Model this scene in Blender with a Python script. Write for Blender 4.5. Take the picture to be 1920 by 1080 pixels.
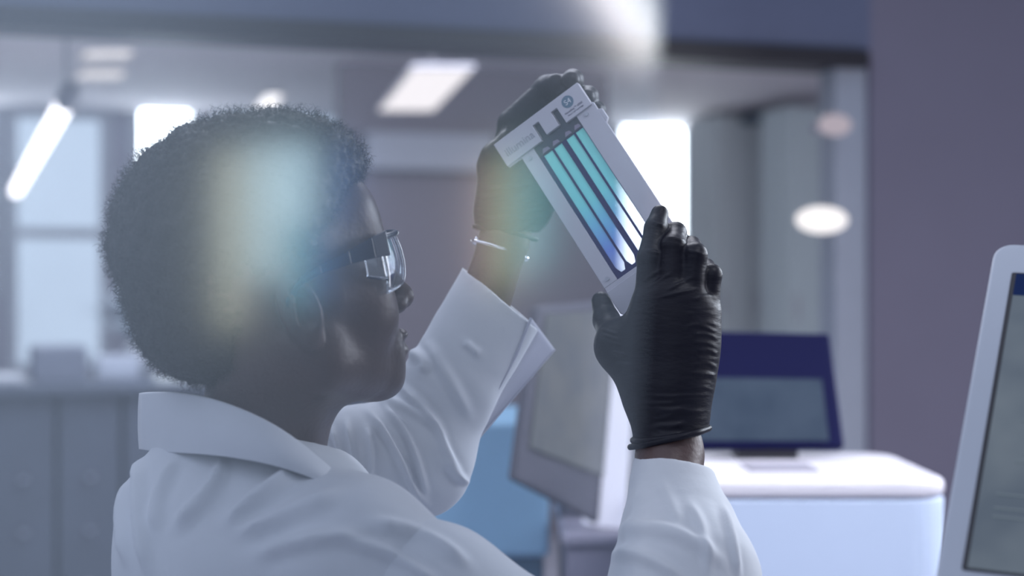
import bpy, math, random
import numpy as np
from mathutils import Vector, Matrix

for o in list(bpy.data.objects): bpy.data.objects.remove(o)
SC = bpy.context.scene
COL = SC.collection
FPX = 3200.0; CZ = 1.40
rnd = random.Random(7)

# ------------------------------------------------------------------ camera
cam_d = bpy.data.cameras.new('camera'); cam = bpy.data.objects.new('camera', cam_d); COL.objects.link(cam)
cam_d.sensor_width = 36.0; cam_d.lens = 36.0 * FPX / 1920.0
cam.location = (0, 0, CZ); cam.rotation_euler = (math.pi / 2, 0, 0)
cam_d.dof.use_dof = True; cam_d.dof.focus_distance = 1.66; cam_d.dof.aperture_fstop = 2.9
cam_d.clip_start = 0.05; cam_d.clip_end = 60
SC.camera = cam

# ------------------------------------------------------------------ world, light, exposure
W = bpy.data.worlds.new('world'); SC.world = W; W.use_nodes = True
bg = W.node_tree.nodes['Background']
bg.inputs[0].default_value = (0.49, 0.55, 0.69, 1); 
# light of the room behind the viewer: stronger from its ceiling than from its floor
_nt = W.node_tree; _tc = _nt.nodes.new('ShaderNodeTexCoord'); _sx = _nt.nodes.new('ShaderNodeSeparateXYZ'); _mr = _nt.nodes.new('ShaderNodeMapRange')
_mr.inputs[1].default_value = -0.6; _mr.inputs[2].default_value = 0.8; _mr.inputs[3].default_value = 0.16; _mr.inputs[4].default_value = 1.10
_nt.links.new(_tc.outputs['Generated'], _sx.inputs[0]); _nt.links.new(_sx.outputs[2], _mr.inputs[0])
_mx = _nt.nodes.new('ShaderNodeMapRange'); _mx.interpolation_type = 'SMOOTHSTEP'   # and dimmer to the right, shaped to thin the haze in the glass
_mx.inputs[1].default_value = -0.05; _mx.inputs[2].default_value = 0.17; _mx.inputs[3].default_value = 1.20; _mx.inputs[4].default_value = 0.42
_mm = _nt.nodes.new('ShaderNodeMath'); _mm.operation = 'MULTIPLY'
_nt.links.new(_sx.outputs[0], _mx.inputs[0]); _nt.links.new(_mx.outputs[0], _mm.inputs[0]); _nt.links.new(_mr.outputs[0], _mm.inputs[1]); _nt.links.new(_mm.outputs[0], bg.inputs[1])
SC.view_settings.view_transform = 'Standard'; SC.view_settings.look = 'None'
SC.view_settings.exposure = 0.50; SC.view_settings.gamma = 1.0; SC.view_settings.use_curve_mapping = False

def area(name, loc, target, sx, sy, power, color, spread=180, vis=True):
    d = bpy.data.lights.new(name, 'AREA'); d.shape = 'RECTANGLE'; d.size = sx; d.size_y = sy
    d.energy = power; d.color = color; d.spread = math.radians(spread)
    o = bpy.data.objects.new(name, d); COL.objects.link(o); o.location = loc
    dv = Vector(target) - Vector(loc)
    o.rotation_euler = dv.to_track_quat('-Z', 'Y').to_euler()
    return o

def P(px, py, d):
    return Vector(((px - 960) / FPX * d, d, CZ - (py - 540) / FPX * d))

# daylight from the windows behind and to the right of her, the ceiling lamps of the room, and added fill lights
area('window_daylight', (2.2, 3.3, 2.2), (0.0, 1.6, 1.45), 0.9, 1.2, 46, (0.80, 0.88, 1.0))
area('side_window_daylight', (2.5, 2.0, 1.9), (0.0, 1.6, 1.4), 0.9, 1.1, 17, (0.88, 0.90, 1.0))
area('ceiling_lamp_light', (-0.2, 3.0, 2.7), (-0.1, 1.6, 1.3), 1.4, 0.5, 14, (0.88, 0.90, 1.0))
area('rear_room_light', (0.2, 7.0, 2.55), (0.2, 8.6, 0.0), 6.0, 2.0, 190, (0.90, 0.92, 1.0))
area('instrument_fill_light', (0.9, 1.2, 2.5), (0.45, 2.8, 0.9), 0.8, 0.4, 2.8, (0.86, 0.90, 1.0), 60)  # added fill that brightens the instrument front, no lamp hangs there
area('wall_fill_light', (1.9, 3.2, 0.9), (1.9, 5.4, 1.0), 1.0, 0.6, 15, (1.0, 0.90, 0.92))  # added fill that brightens the right wall from low down

# ------------------------------------------------------------------ node materials
def mat(name, base, rough=0.6, metal=0.0, noise=0.0, nscale=20, bump=0.0, bscale=60, bstretch=None, spec=0.5,
        sheen=0.0, transl=0.0, coat=0.0, emis=None, estr=0.0, alpha=None, sss=0.0):
    m = bpy.data.materials.new(name); m.use_nodes = True
    nt = m.node_tree; b = nt.nodes['Principled BSDF']
    b.inputs['Base Color'].default_value = (*base, 1)
    b.inputs['Roughness'].default_value = rough
    b.inputs['Metallic'].default_value = metal
    b.inputs['Specular IOR Level'].default_value = spec
    b.inputs['Sheen Weight'].default_value = sheen
    b.inputs['Coat Weight'].default_value = coat
    if emis:
        b.inputs['Emission Color'].default_value = (*emis, 1); b.inputs['Emission Strength'].default_value = estr
    tc = nt.nodes.new('ShaderNodeTexCoord')
    nz = nt.nodes.new('ShaderNodeTexNoise'); nz.inputs['Scale'].default_value = nscale; nz.inputs['Detail'].default_value = 4
    nt.links.new(tc.outputs['Object'], nz.inputs['Vector'])
    mx = nt.nodes.new('ShaderNodeMix'); mx.data_type = 'RGBA'
    mx.inputs[6].default_value = (*[c * (1 - noise) for c in base], 1)
    mx.inputs[7].default_value = (*[min(1, c * (1 + noise)) for c in base], 1)
    nt.links.new(nz.outputs['Fac'], mx.inputs[0]); nt.links.new(mx.outputs[2], b.inputs['Base Color'])
    if bump:
        mp = nt.nodes.new('ShaderNodeMapping')
        if bstretch: mp.inputs['Scale'].default_value = bstretch
        n2 = nt.nodes.new('ShaderNodeTexNoise'); n2.inputs['Scale'].default_value = bscale; n2.inputs['Detail'].default_value = 5
        bp = nt.nodes.new('ShaderNodeBump'); bp.inputs['Strength'].default_value = bump; bp.inputs['Distance'].default_value = 0.004
        nt.links.new(tc.outputs['Object'], mp.inputs[0]); nt.links.new(mp.outputs[0], n2.inputs['Vector'])
        nt.links.new(n2.outputs['Fac'], bp.inputs['Height']); nt.links.new(bp.outputs[0], b.inputs['Normal'])
    if transl:
        tr = nt.nodes.new('ShaderNodeBsdfTranslucent'); tr.inputs[0].default_value = (*base, 1)
        ms = nt.nodes.new('ShaderNodeMixShader'); ms.inputs[0].default_value = transl
        out = nt.nodes['Material Output']
        nt.links.new(b.outputs[0], ms.inputs[1]); nt.links.new(tr.outputs[0], ms.inputs[2]); nt.links.new(ms.outputs[0], out.inputs[0])
    return m

def emit(name, col, s, nscale=0, var=0.0):
    m = bpy.data.materials.new(name); m.use_nodes = True; nt = m.node_tree
    nt.nodes.remove(nt.nodes['Principled BSDF'])
    e = nt.nodes.new('ShaderNodeEmission'); e.inputs[0].default_value = (*col, 1); e.inputs[1].default_value = s
    if var:
        tc = nt.nodes.new('ShaderNodeTexCoord'); nz = nt.nodes.new('ShaderNodeTexNoise'); nz.inputs['Scale'].default_value = nscale
        mr = nt.nodes.new('ShaderNodeMapRange'); mr.inputs[3].default_value = s * (1 - var); mr.inputs[4].default_value = s * (1 + var)
        nt.links.new(tc.outputs['Object'], nz.inputs['Vector']); nt.links.new(nz.outputs['Fac'], mr.inputs[0]); nt.links.new(mr.outputs[0], e.inputs[1])
    nt.links.new(e.outputs[0], nt.nodes['Material Output'].inputs[0])
    return m

def glassy(name, tint, fac, rough, gcol=(1, 1, 1), smudge=0.0, sscale=3):
    m = bpy.data.materials.new(name); m.use_nodes = True; nt = m.node_tree
    nt.nodes.remove(nt.nodes['Principled BSDF'])
    t = nt.nodes.new('ShaderNodeBsdfTransparent'); t.inputs[0].default_value = (*tint, 1)
    g = nt.nodes.new('ShaderNodeBsdfGlossy'); g.inputs[0].default_value = (*gcol, 1); g.inputs['Roughness'].default_value = rough
    ms = nt.nodes.new('ShaderNodeMixShader'); ms.inputs[0].default_value = fac
    if smudge:
        tc = nt.nodes.new('ShaderNodeTexCoord'); nz = nt.nodes.new('ShaderNodeTexNoise'); nz.inputs['Scale'].default_value = sscale
        mr = nt.nodes.new('ShaderNodeMapRange'); mr.inputs[3].default_value = fac * (1 - smudge); mr.inputs[4].default_value = fac * (1 + smudge)
        nt.links.new(tc.outputs['Object'], nz.inputs['Vector']); nt.links.new(nz.outputs['Fac'], mr.inputs[0]); nt.links.new(mr.outputs[0], ms.inputs[0])
    nt.links.new(t.outputs[0], ms.inputs[1]); nt.links.new(g.outputs[0], ms.inputs[2]); nt.links.new(ms.outputs[0], nt.nodes['Material Output'].inputs[0])
    return m

M = {}
M['wall'] = mat('mauve_wall_paint', (0.140, 0.138, 0.195), 0.8, noise=0.06, nscale=3)
M['wall_grey'] = mat('grey_wall_paint', (0.34, 0.34, 0.42), 0.8, noise=0.1, nscale=2)
M['header'] = mat('blue_grey_paint', (0.095, 0.115, 0.19), 0.7, noise=0.06)
M['floor'] = mat('vinyl_floor', (0.30, 0.30, 0.36), 0.35, noise=0.1, nscale=6)
M['ceil'] = mat('ceiling_paint', (0.55, 0.52, 0.56), 0.9, noise=0.1, nscale=4)
M['black'] = mat('black_metal', (0.012, 0.012, 0.02), 0.5, noise=0.1)
M['coat'] = mat('white_coat_cloth', (0.55, 0.57, 0.61), 0.85, noise=0.03, nscale=30, bump=0.25, bscale=35, sheen=0.15)
M['coat_thin'] = mat('white_coat_cloth_single_layer', (0.62, 0.63, 0.70), 0.85, noise=0.03, bump=0.2, bscale=40, transl=0.5)
M['skin'] = mat('dark_brown_skin', (0.070, 0.038, 0.036), 0.42, noise=0.15, nscale=40, bump=0.12, bscale=220)
M['glove'] = mat('black_nitrile', (0.008, 0.008, 0.015), 0.44, spec=0.22, noise=0.15, nscale=30, bump=0.22, bscale=55, bstretch=(1, 1, 3.0))
M['hair'] = mat('black_hair', (0.012, 0.010, 0.012), 0.6, noise=0.3, nscale=80)
M['shirt'] = mat('dark_shirt', (0.03, 0.03, 0.06), 0.8, noise=0.1)
M['trouser'] = mat('dark_trousers', (0.03, 0.03, 0.05), 0.8, noise=0.1)

# ------------------------------------------------------------------ object helpers
def tag(o, label=None, cat=None, group=None, kind=None):
    if label: o['label'] = label
    if cat: o['category'] = cat
    if group: o['group'] = group
    if kind: o['kind'] = kind
    return o
def empty(name, loc, label=None, cat=None, group=None, kind=None):
    o = bpy.data.objects.new(name, None); COL.objects.link(o); o.location = loc; o.empty_display_size = 0.05
    return tag(o, label, cat, group, kind)
def link(name, me, m, parent=None, smooth=False):
    o = bpy.data.objects.new(name, me); COL.objects.link(o)
    if m: me.materials.append(m)
    if smooth: me.polygons.foreach_set('use_smooth', [True] * len(me.polygons))
    if parent:
        o.parent = parent; o.matrix_parent_inverse = Matrix.Translation(-Vector(world_loc(parent)))
    return o
def world_loc(o):
    l = Vector(o.location)
    if o.parent: return l + world_loc(o.parent) - (Vector(world_loc(o.parent)) if True else 0)
    return l
def mesh(name, verts, faces):
    me = bpy.data.meshes.new(name); me.from_pydata([tuple(v) for v in verts], [], faces); me.validate(); me.update(); return me
def bevel(o, w, seg=2):
    b = o.modifiers.new('bevel', 'BEVEL'); b.width = w; b.segments = seg; b.limit_method = 'ANGLE'; return o
class MB:
    """collects world-space shapes and links them as ONE mesh"""
    def __init__(s): s.v = []; s.f = []
    def add(s, vs, fs):
        n = len(s.v); s.v += [tuple(v) for v in vs]; s.f += [tuple(i + n for i in f) for f in fs]; return s
    def box(s, o, a, b, c):
        """origin corner o, edge vectors a, b, c"""
        o, a, b, c = map(Vector, (o, a, b, c))
        vs = [o, o + a, o + a + b, o + b, o + c, o + a + c, o + a + b + c, o + b + c]
        fs = [(0, 3, 2, 1), (4, 5, 6, 7), (0, 1, 5, 4), (1, 2, 6, 5), (2, 3, 7, 6), (3, 0, 4, 7)]
        if a.cross(b).dot(c) < 0: fs = [f[::-1] for f in fs]
        return s.add(vs, fs)
    def tube(s, pts, r, n=10, cap=True):
        pts = [Vector(p) for p in pts]; rs = r if isinstance(r, (list, tuple)) else [r] * len(pts)
        vs = []; up = None
        for i, p in enumerate(pts):
            t = (pts[min(i + 1, len(pts) - 1)] - pts[max(i - 1, 0)]).normalized()
            if up is None: up = t.orthogonal().normalized()
            up = (up - t * up.dot(t)).normalized(); w = t.cross(up)
            for k in range(n):
                a = 2 * math.pi * k / n; vs.append(p + (up * math.cos(a) + w * math.sin(a)) * rs[i])
        fs = []
        for i in range(len(pts) - 1):
            for k in range(n):
                fs.append((i * n + k, i * n + (k + 1) % n, (i + 1) * n + (k + 1) % n, (i + 1) * n + k))
        if cap: fs.append(tuple(range(n - 1, -1, -1))); fs.append(tuple(range((len(pts) - 1) * n, len(pts) * n)))
        return s.add(vs, fs)
    def prism(s, pts, ext):
        """closed outline pts extruded by the vector ext"""
        pts = [Vector(p) for p in pts]; n = len(pts); e = Vector(ext)
        nrm = Vector((0, 0, 0))
        for i in range(n): nrm += pts[i].cross(pts[(i + 1) % n])
        if nrm.dot(e) > 0: pts = pts[::-1]
        vs = pts + [p + e for p in pts]
        fs = [tuple(range(n)), tuple(range(2 * n - 1, n - 1, -1))] + [(i, n + i, n + (i + 1) % n, (i + 1) % n) for i in range(n)]
        return s.add(vs, fs)
    def build(s, name, m, parent=None, smooth=False, bev=0, seg=2):
        o = link(name, mesh(name, s.v, s.f), m, parent, smooth)
        if bev: bevel(o, bev, seg)
        return o

# the room is turned 19 degrees against the view: U runs along its walls, V into its depth
TH = math.radians(19.2); U = Vector((math.cos(TH), math.sin(TH), 0)); V = Vector((-math.sin(TH), math.cos(TH), 0)); Z = Vector((0, 0, 1))
def room(u, v, z): return U * u + V * v + Z * z
def uz(px, py, v):
    r = Vector(((px - 960) / FPX, 1, -(py - 540) / FPX)); t = v / r.dot(V); p = r * t
    return p.dot(U), CZ + p.z
def rb(mb, u0, u1, v0, v1, z0, z1): return mb.box(room(u0, v0, z0), U * (u1 - u0), V * (v1 - v0), Z * (z1 - z0))
def rect(mb, px0, py0, px1, py1, v, th):
    """a slab lying on the room plane v, its outline found from where it stands in the view"""
    u0, za = uz(px0, py1, v); u1, zb = uz(px1, py1, v); _, zt = uz((px0 + px1) / 2, py0, v); _, zl = uz((px0 + px1) / 2, py1, v)
    return rb(mb, u0, u1, v, v + th, zl, zt)
def struct(o): o['kind'] = 'structure'; return o

# ------------------------------------------------------------------ the setting
VW = 4.67; VB = 12.0; CEIL = 2.62
uj = uz(1632, 400, VW)[0]
struct(rb(MB(), -9, 8, -1.2, 14, -0.1, 0).build('floor', M['floor']))
struct(rb(MB(), -9, 8, VW + 0.14, 14, CEIL, CEIL + 0.1).build('ceiling', M['ceil']))
struct(rb(MB(), uj, 4.2, VW, VW + 0.14, 0, 3.2).build('wall_right', M['wall']))
struct(rb(MB(), -4.2, uj, VW, VW + 0.14, 2.12, 3.2).build('wall_header', M['header']))
struct(rb(MB(), -9, 5, VB, VB + 0.12, 0, CEIL).build('wall_back', M['wall_grey']))
struct(rb(MB(), -4.2, uj - 0.02, VW - 0.03, VW + 0.17, 2.085, 2.14).build('trim_1', M['black'], bev=0.004))
m_pil = mat('teal_grey_metal', (0.27, 0.31, 0.38), 0.5, noise=0.05)
u1 = uz(1572, 400, VW)[0]
struct(rb(MB(), u1, uj, VW + 0.02, VW + 0.12, 0, 2.09).build('trim_2', m_pil, bev=0.004))
# partition wall further back, mauve grey, between the daylight on the left and the one on the right
mb = MB(); a0 = uz(640, 300, 9.0)[0]; a1 = uz(1140, 300, 9.0)[0]
struct(rb(mb, a0, a1, 9.0, 9.12, 0, CEIL).build('wall_partition', mat('mauve_grey_wall', (0.135, 0.122, 0.150), 0.8, noise=0.1, nscale=2)))

m_sky = emit('overcast_daylight', (0.86, 0.95, 1.0), 8.0, 1.5, 0.1)
m_frost = emit('frosted_window_daylight', (0.50, 0.60, 0.74), 0.85, 1.2, 0.12)
m_wframe = mat('window_frame_paint', (0.42, 0.45, 0.52), 0.6, noise=0.05)
def window(n, px0, py0, px1, py1, glow, bars=(), blinds=0):
    f = MB(); t = 0.07; v = VB
    u0, zt = uz(px0, py0, v)[0], uz((px0 + px1) / 2, py0, v)[1]; u1 = uz(px1, py0, v)[0]; zb = uz((px0 + px1) / 2, py1, v)[1]
    rb(f, u0, u0 + t, v - 0.06, v, zb, zt); rb(f, u1 - t, u1, v - 0.06, v, zb, zt)
    rb(f, u0 + t, u1 - t, v - 0.06, v, zt - t, zt); rb(f, u0 + t, u1 - t, v - 0.06, v, zb, zb + t)
    for q in bars: z = uz((px0 + px1) / 2, q, v)[1]; rb(f, u0 + t, u1 - t, v - 0.06, v, z - 0.035, z + 0.035)
    o = struct(f.build('window_%d' % n, m_wframe))
    p = rb(MB(), u0 + t, u1 - t, v - 0.03, v - 0.015, zb + t, zt - t).build('pane', glow, o)
    if blinds:
        b = MB()
        for k in range(blinds): rb(b, u0 + t, u1 - t, v - 0.12, v - 0.07, zt - t - 0.028 * k - 0.02, zt - t - 0.028 * k)
        b.build('blind', mat('blind_slats', (0.75, 0.80, 0.88), 0.5), o)
window(1, 12, 205, 205, 700, m_frost, bars=(438,))
window(2, 243, 140, 372, 660, m_sky, blinds=6)
window(3, -150, 120, 0, 560, m_sky)
window(4, 1146, 222, 1292, 690, m_sky)
window(5, 385, 200, 640, 660, m_frost, bars=(438,))

# ------------------------------------------------------------------ background furniture and lamps
def thing_rect(name, label, cat, px0, py0, px1, py1, v, th, m, bev=0.01, group=None):
    o = rect(MB(), px0, py0, px1, py1, v, th).build(name, m, None, bev=bev); return tag(o, label, cat, group)
m_lt = emit('lamp_diffuser', (1.0, 0.95, 0.93), 1.6)
m_lt2 = emit('lamp_diffuser_dim', (1.0, 0.93, 0.90), 0.75)
m_house = mat('lamp_housing', (0.35, 0.35, 0.40), 0.5)
# suspended linear lamp running into the depth of the room at the left
A = P(124, 190, 5.6); B = P(30, 358, 9.4); d = (B - A).normalized(); s = d.cross(Z).normalized()
e = empty('linear_pendant_lamp', A, 'bright white tube lamp hanging slantwise at the far left under the ceiling', 'lamp')
MB().tube([A + d * 0.02, B], 0.030, 14).build('tube', emit('tube_light', (1, 0.97, 1.0), 3.0), e, True)
MB().tube([A - d * 0.18 + Z * 0.01, A + d * 0.02], 0.034, 14).build('end_cap', m_house, e, True)
MB().tube([A + Z * 0.03, Vector((A.x, A.y, CEIL))], 0.006, 8).build('suspension_rod', m_house, e)
# ceiling panels (rectangles lying in the ceiling)
def ceil_lamp(label, pts, m, hang=0.02, group='flush ceiling lamps of the rear room'):
    z = CEIL - hang; c = []
    for px, py in pts:
        dd = (z - CZ) * FPX / (540 - py); c.append(P(px, py, dd))
    cc = sum(c, Vector()) / len(c)
    e = empty('ceiling_lamp', cc, label, 'lamp', group)
    MB().prism(c, Z * 0.02).build('diffuser', m, e)
    big = [cc + (q - cc) * 1.06 + Z * 0.004 for q in c]
    MB().prism(big, Z * 0.016).build('lamp_frame', m_house, e)
    if hang > 0.1:
        for t in (0.25, 0.75):
            q = (c[0].lerp(c[1], .5)).lerp(c[2].lerp(c[3], .5), t) + Z * 0.018; MB().tube([q, Vector((q.x, q.y, CEIL))], 0.004, 8).build('suspension_rod', m_house, e)
ceil_lamp('large blurred hanging lamp in front of the dark partition, left of the raised hands', [(712, 208), (812, 208), (885, 132), (775, 132)], emit('lamp_diffuser_warm', (1.0, 0.93, 0.92), 0.95), 0.32, None)
ceil_lamp('small ceiling lamp just above the back of her hair', [(478, 206), (508, 206), (530, 180), (500, 180)], m_lt)
ceil_lamp('thin ceiling lamp strip beside the pendant tube, the lower of two', [(140, 146), (225, 146), (235, 134), (160, 134)], m_lt2)
ceil_lamp('thin ceiling lamp strip above the blinds, the upper of two', [(150, 110), (240, 108), (250, 96), (165, 97)], m_lt2)
# wall lamps on the right-hand pillar
def globe(label, px0, py0, px1, py1, v, m):
    (u0, z1), (u1, z0) = uz(px0, py0, v), uz(px1, py1, v); c = room((u0 + u1) / 2, v, (z0 + z1) / 2)
    w = (u1 - u0) / 2; h = (z1 - z0) / 2; vs = []; n = 20
    e = empty('wall_lamp', c, label, 'lamp', 'round lamps at the pillar')
    for i in range(9):
        ph = math.pi * i / 8
        for k in range(n):
            a = 2 * math.pi * k / n; vs.append(c + U * (w * math.sin(ph) * math.cos(a)) + V * (h * math.sin(ph) * math.sin(a)) + Z * (h * math.cos(ph)))
    fs = [(i * n + k, i * n + (k + 1) % n, (i + 1) * n + (k + 1) % n, (i + 1) * n + k) for i in range(8) for k in range(n)]
    MB().add(vs, fs).build('lamp_shade', m, e, True)
    MB().tube([c + V * (h * 0.8), c + V * (h + 0.08)], 0.02, 10).build('bracket', m_house, e)
globe('bright oval white lamp beside the pillar, right of the gloved fingers', 1493, 386, 1588, 438, VW - 0.12, emit('lamp_glow', (1, 0.96, 0.97), 0.85))
globe('faint pinkish round lamp beside the pillar, under the black rail', 1535, 212, 1595, 256, VW - 0.12, emit('lamp_glow_faint', (0.85, 0.75, 0.86), 0.36))
# cupboards and shelving along the back wall at the right
m_cab = mat('grey_blue_cupboard', (0.46, 0.51, 0.54), 0.8, noise=0.05)
m_cabd = mat('dark_teal_panel', (0.035, 0.06, 0.09), 0.5, noise=0.05)
def cupboard(label, px0, py0, px1, py1, v, th, m, doors=2, handle=True):
    (u0, _), (u1, _) = uz(px0, 500, v), uz(px1, 500, v); zt = uz((px0 + px1) / 2, py0, v)[1]; zb = 0.0 if py1 is None else uz((px0 + px1) / 2, py1, v)[1]
    e = empty('cupboard', room((u0 + u1) / 2, v, zb), label, 'cupboard')
    rb(MB(), u0, u1, v + 0.02, v + th, zb, zt).build('body', m, e, bev=0.006)
    w = (u1 - u0) / doors
    for k in range(doors):
        dr = rb(MB(), u0 + w * k + 0.008, u0 + w * (k + 1) - 0.008, v, v + 0.018, zb + 0.02, zt - 0.02).build('door', m, e, bev=0.004)
        if handle:
            rb(MB(), u0 + w * k + 0.03, u0 + w * k + 0.045, v - 0.025, v, (zb + zt) / 2 - 0.08, (zb + zt) / 2 + 0.08).build('handle', m_house, dr)
cupboard('tall grey blue cupboard right of the bright window', 1345, 215, 1475, None, 10.6, 0.5, m_cab)
cupboard('tall narrow teal grey cupboard standing next to the pillar', 1482, 200, 1552, None, 9.6, 0.4, mat('teal_grey_cupboard', (0.38, 0.44, 0.48), 0.7), 1)
o = thing_rect('notice_board', 'narrow dark teal board right of the bright window', 'board', 1290, 235, 1338, 440, 11.9, 0.08, m_cabd)
o = thing_rect('shelf', 'dark shelf board above the grey blue cupboard', 'shelf', 1425, 208, 1478, 226, 10.2, 0.3, m_cabd)
rect(MB(), 690, 250, 925, 318, 8.85, 0.14).build('wall_duct', mat('duct_paint', (0.27, 0.29, 0.34), 0.7))
tag(bpy.data.objects['wall_duct'], 'pale horizontal duct along the dark partition wall behind her glasses', 'duct')
# bench at the left with things on it
m_bench = mat('slate_bench', (0.055, 0.068, 0.10), 0.5, noise=0.25, nscale=5)
v0 = 7.2; zt = uz(100, 722, v0)[1]
e = empty('laboratory_bench', room(uz(100, 722, v0)[0], v0, 0), 'long slate blue laboratory bench behind her back at lower left', 'bench')
uL = uz(-150, 700, v0)[0]; uR = uz(700, 700, v0)[0]
rb(MB(), uL, uR, v0, v0 + 0.9, zt - 0.04, zt).build('worktop', m_bench, e, bev=0.005)
for k in range(7):
    w = (uR - uL) / 7
    dr = rb(MB(), uL + w * k + 0.01, uL + w * (k + 1) - 0.01, v0 + 0.05, v0 + 0.85, 0.05, zt - 0.045).build('drawer_unit', m_bench, e, bev=0.006)
    for q in range(3): rb(MB(), uL + w * k + 0.12, uL + w * (k + 1) - 0.12, v0 + 0.02, v0 + 0.05, 0.17 + 0.22 * q, 0.185 + 0.22 * q).build('handle', mat('steel_pull', (0.5, 0.52, 0.6), 0.3, 0.9) if k + q == 0 else bpy.data.materials['steel_pull'], dr)
def on_bench(name, label, cat, px0, py0, px1, v, m, th=0.3, group=None):
    (u0, _), (u1, _) = uz(px0, 600, v), uz(px1, 600, v); z1 = uz((px0 + px1) / 2, py0, v)[1]
    body = rb(MB(), u0, u1, v, v + th, zt, z1).build(name, m, None, bev=0.012); return tag(body, label, cat, group)
on_bench('storage_box', 'dark grey storage box on the bench below the frosted window', 'box', 62, 650, 165, 7.35, mat('dark_plastic', (0.10, 0.115, 0.16), 0.6, noise=0.1))
on_bench('paper_tray', 'flat white paper tray on the bench at the far left', 'tray', -60, 706, 46, 7.25, mat('pale_plastic', (0.32, 0.35, 0.40), 0.5))
on_bench('bottle_rack', 'pale rack standing on the bench behind her neck', 'rack', 180, 668, 262, 7.6, mat('pale_rack', (0.30, 0.34, 0.42), 0.5), 0.2)
# potted plant on the bench behind her nape
c = P(262, 640, 8.0); c.z = zt
e = empty('potted_plant', c, 'small leafy potted plant on the bench behind her nape', 'plant')
MB().tube([c, c + Z * 0.14], [0.06, 0.085], 18).build('pot', mat('pot_glaze', (0.35, 0.38, 0.44), 0.5), e, True)
lf = MB(); rr = random.Random(3)
for k in range(70):
    a = rr.uniform(0, 6.28); t = rr.uniform(0.3, 1.25); L = rr.uniform(0.18, 0.42); dr = Vector((math.cos(a) * math.sin(t), math.sin(a) * math.sin(t), math.cos(t)))
    b0 = c + Z * 0.14; tip = b0 + dr * L - Z * 0.05; mid = b0 + dr * L * 0.6 + Z * 0.02; sd = dr.cross(Z).normalized() * 0.03; th_ = dr.cross(sd).normalized() * 0.002
    lf.add([b0, mid + sd, tip, mid - sd, b0 + th_, mid + sd + th_, tip + th_, mid - sd + th_], [(0, 1, 2, 3), (7, 6, 5, 4), (0, 4, 5, 1), (1, 5, 6, 2), (2, 6, 7, 3), (3, 7, 4, 0)])
lf.build('leaves', mat('grey_green_leaf', (0.30, 0.36, 0.42), 0.5), e)

# middle distance ---------------------------------------------------------------
def vbox(mb, x0, x1, y0, y1, z0, z1): return mb.box((x0, y0, z0), (x1 - x0, 0, 0), (0, y1 - y0, 0), (0, 0, z1 - z0))
# blue instrument behind her raised sleeve
m_blue = mat('light_blue_enamel', (0.33, 0.58, 0.80), 0.45, noise=0.04)
c0 = P(1035, 1045, 3.3); e = empty('blue_cabinet', (-0.05, 3.4, 0), 'light blue cabinet seen behind her raised left sleeve', 'cabinet')
xa, xb_ = P(700, 900, 3.3).x, P(1030, 900, 3.3).x
z0_, z1_ = P(0, 1046, 3.3).z, P(0, 790, 3.3).z
vbox(MB(), xa, xb_, 3.3, 3.75, z0_, z1_).build('body', m_blue, e, bev=0.012, seg=3)
vbox(MB(), xa + 0.01, xb_ - 0.01, 3.33, 3.75, 0.0, z0_ - 0.002).build('base', mat('deep_blue_enamel', (0.08, 0.17, 0.27), 0.5), e, bev=0.01)
# grey panelled pedestal between the monitor and the white instrument
m_mauve = mat('mauve_grey_cabinet', (0.27, 0.25, 0.32), 0.6, noise=0.06)
xa, xb_ = P(1062, 900, 3.1).x, P(1345, 900, 3.1).x
e = empty('equipment_trolley', ((xa + xb_) / 2, 3.4, 0), 'mauve grey equipment trolley carrying the turned monitor', 'trolley')
zt2 = P(0, 1000, 3.1).z
vbox(MB(), xa, xb_, 3.1, 3.6, 0.06, zt2 - 0.02).build('body', m_mauve, e, bev=0.01)
vbox(MB(), xa - 0.01, xb_ + 0.01, 3.08, 3.62, zt2 - 0.02, zt2).build('top', mat('trolley_top', (0.30, 0.28, 0.35), 0.5), e, bev=0.006)
for sx in (xa + 0.05, xb_ - 0.05):
    for sy in (3.15, 3.55): MB().tube([(sx - 0.012, sy, 0.03), (sx + 0.012, sy, 0.03)], 0.03, 14).build('caster', M['black'], e)
# turned grey monitor
def panel(corners, depth_vec):  # corners TL,TR,BR,BL
    return MB().prism(corners, depth_vec)
TL, TR, BR, BL = P(1012, 575, 2.98), P(1168, 560, 3.35), P(1132, 985, 3.20), P(970, 900, 2.90)
nrm = (TR - TL).cross(BL - TL).normalized()
if nrm.y > 0: nrm = -nrm
e = empty('turned_monitor', (0.12, 3.2, zt2), 'grey monitor turned sideways with bright white edge, behind the gloved wrist', 'monitor')
panel([TL, TR, BR, BL], -nrm * 0.02).build('housing', mat('grey_housing', (0.11, 0.105, 0.13), 0.7, spec=0.2), e, bev=0.006)
def bil(c, s, t): return (c[0] * (1 - s) + c[1] * s) * (1 - t) + (c[3] * (1 - s) + c[2] * s) * t
cc = [TL, TR, BR, BL]
sc = [bil(cc, .07, .05) + nrm * 0.001, bil(cc, .93, .05) + nrm * 0.001, bil(cc, .93, .80) + nrm * 0.001, bil(cc, .07, .80) + nrm * 0.001]
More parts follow.
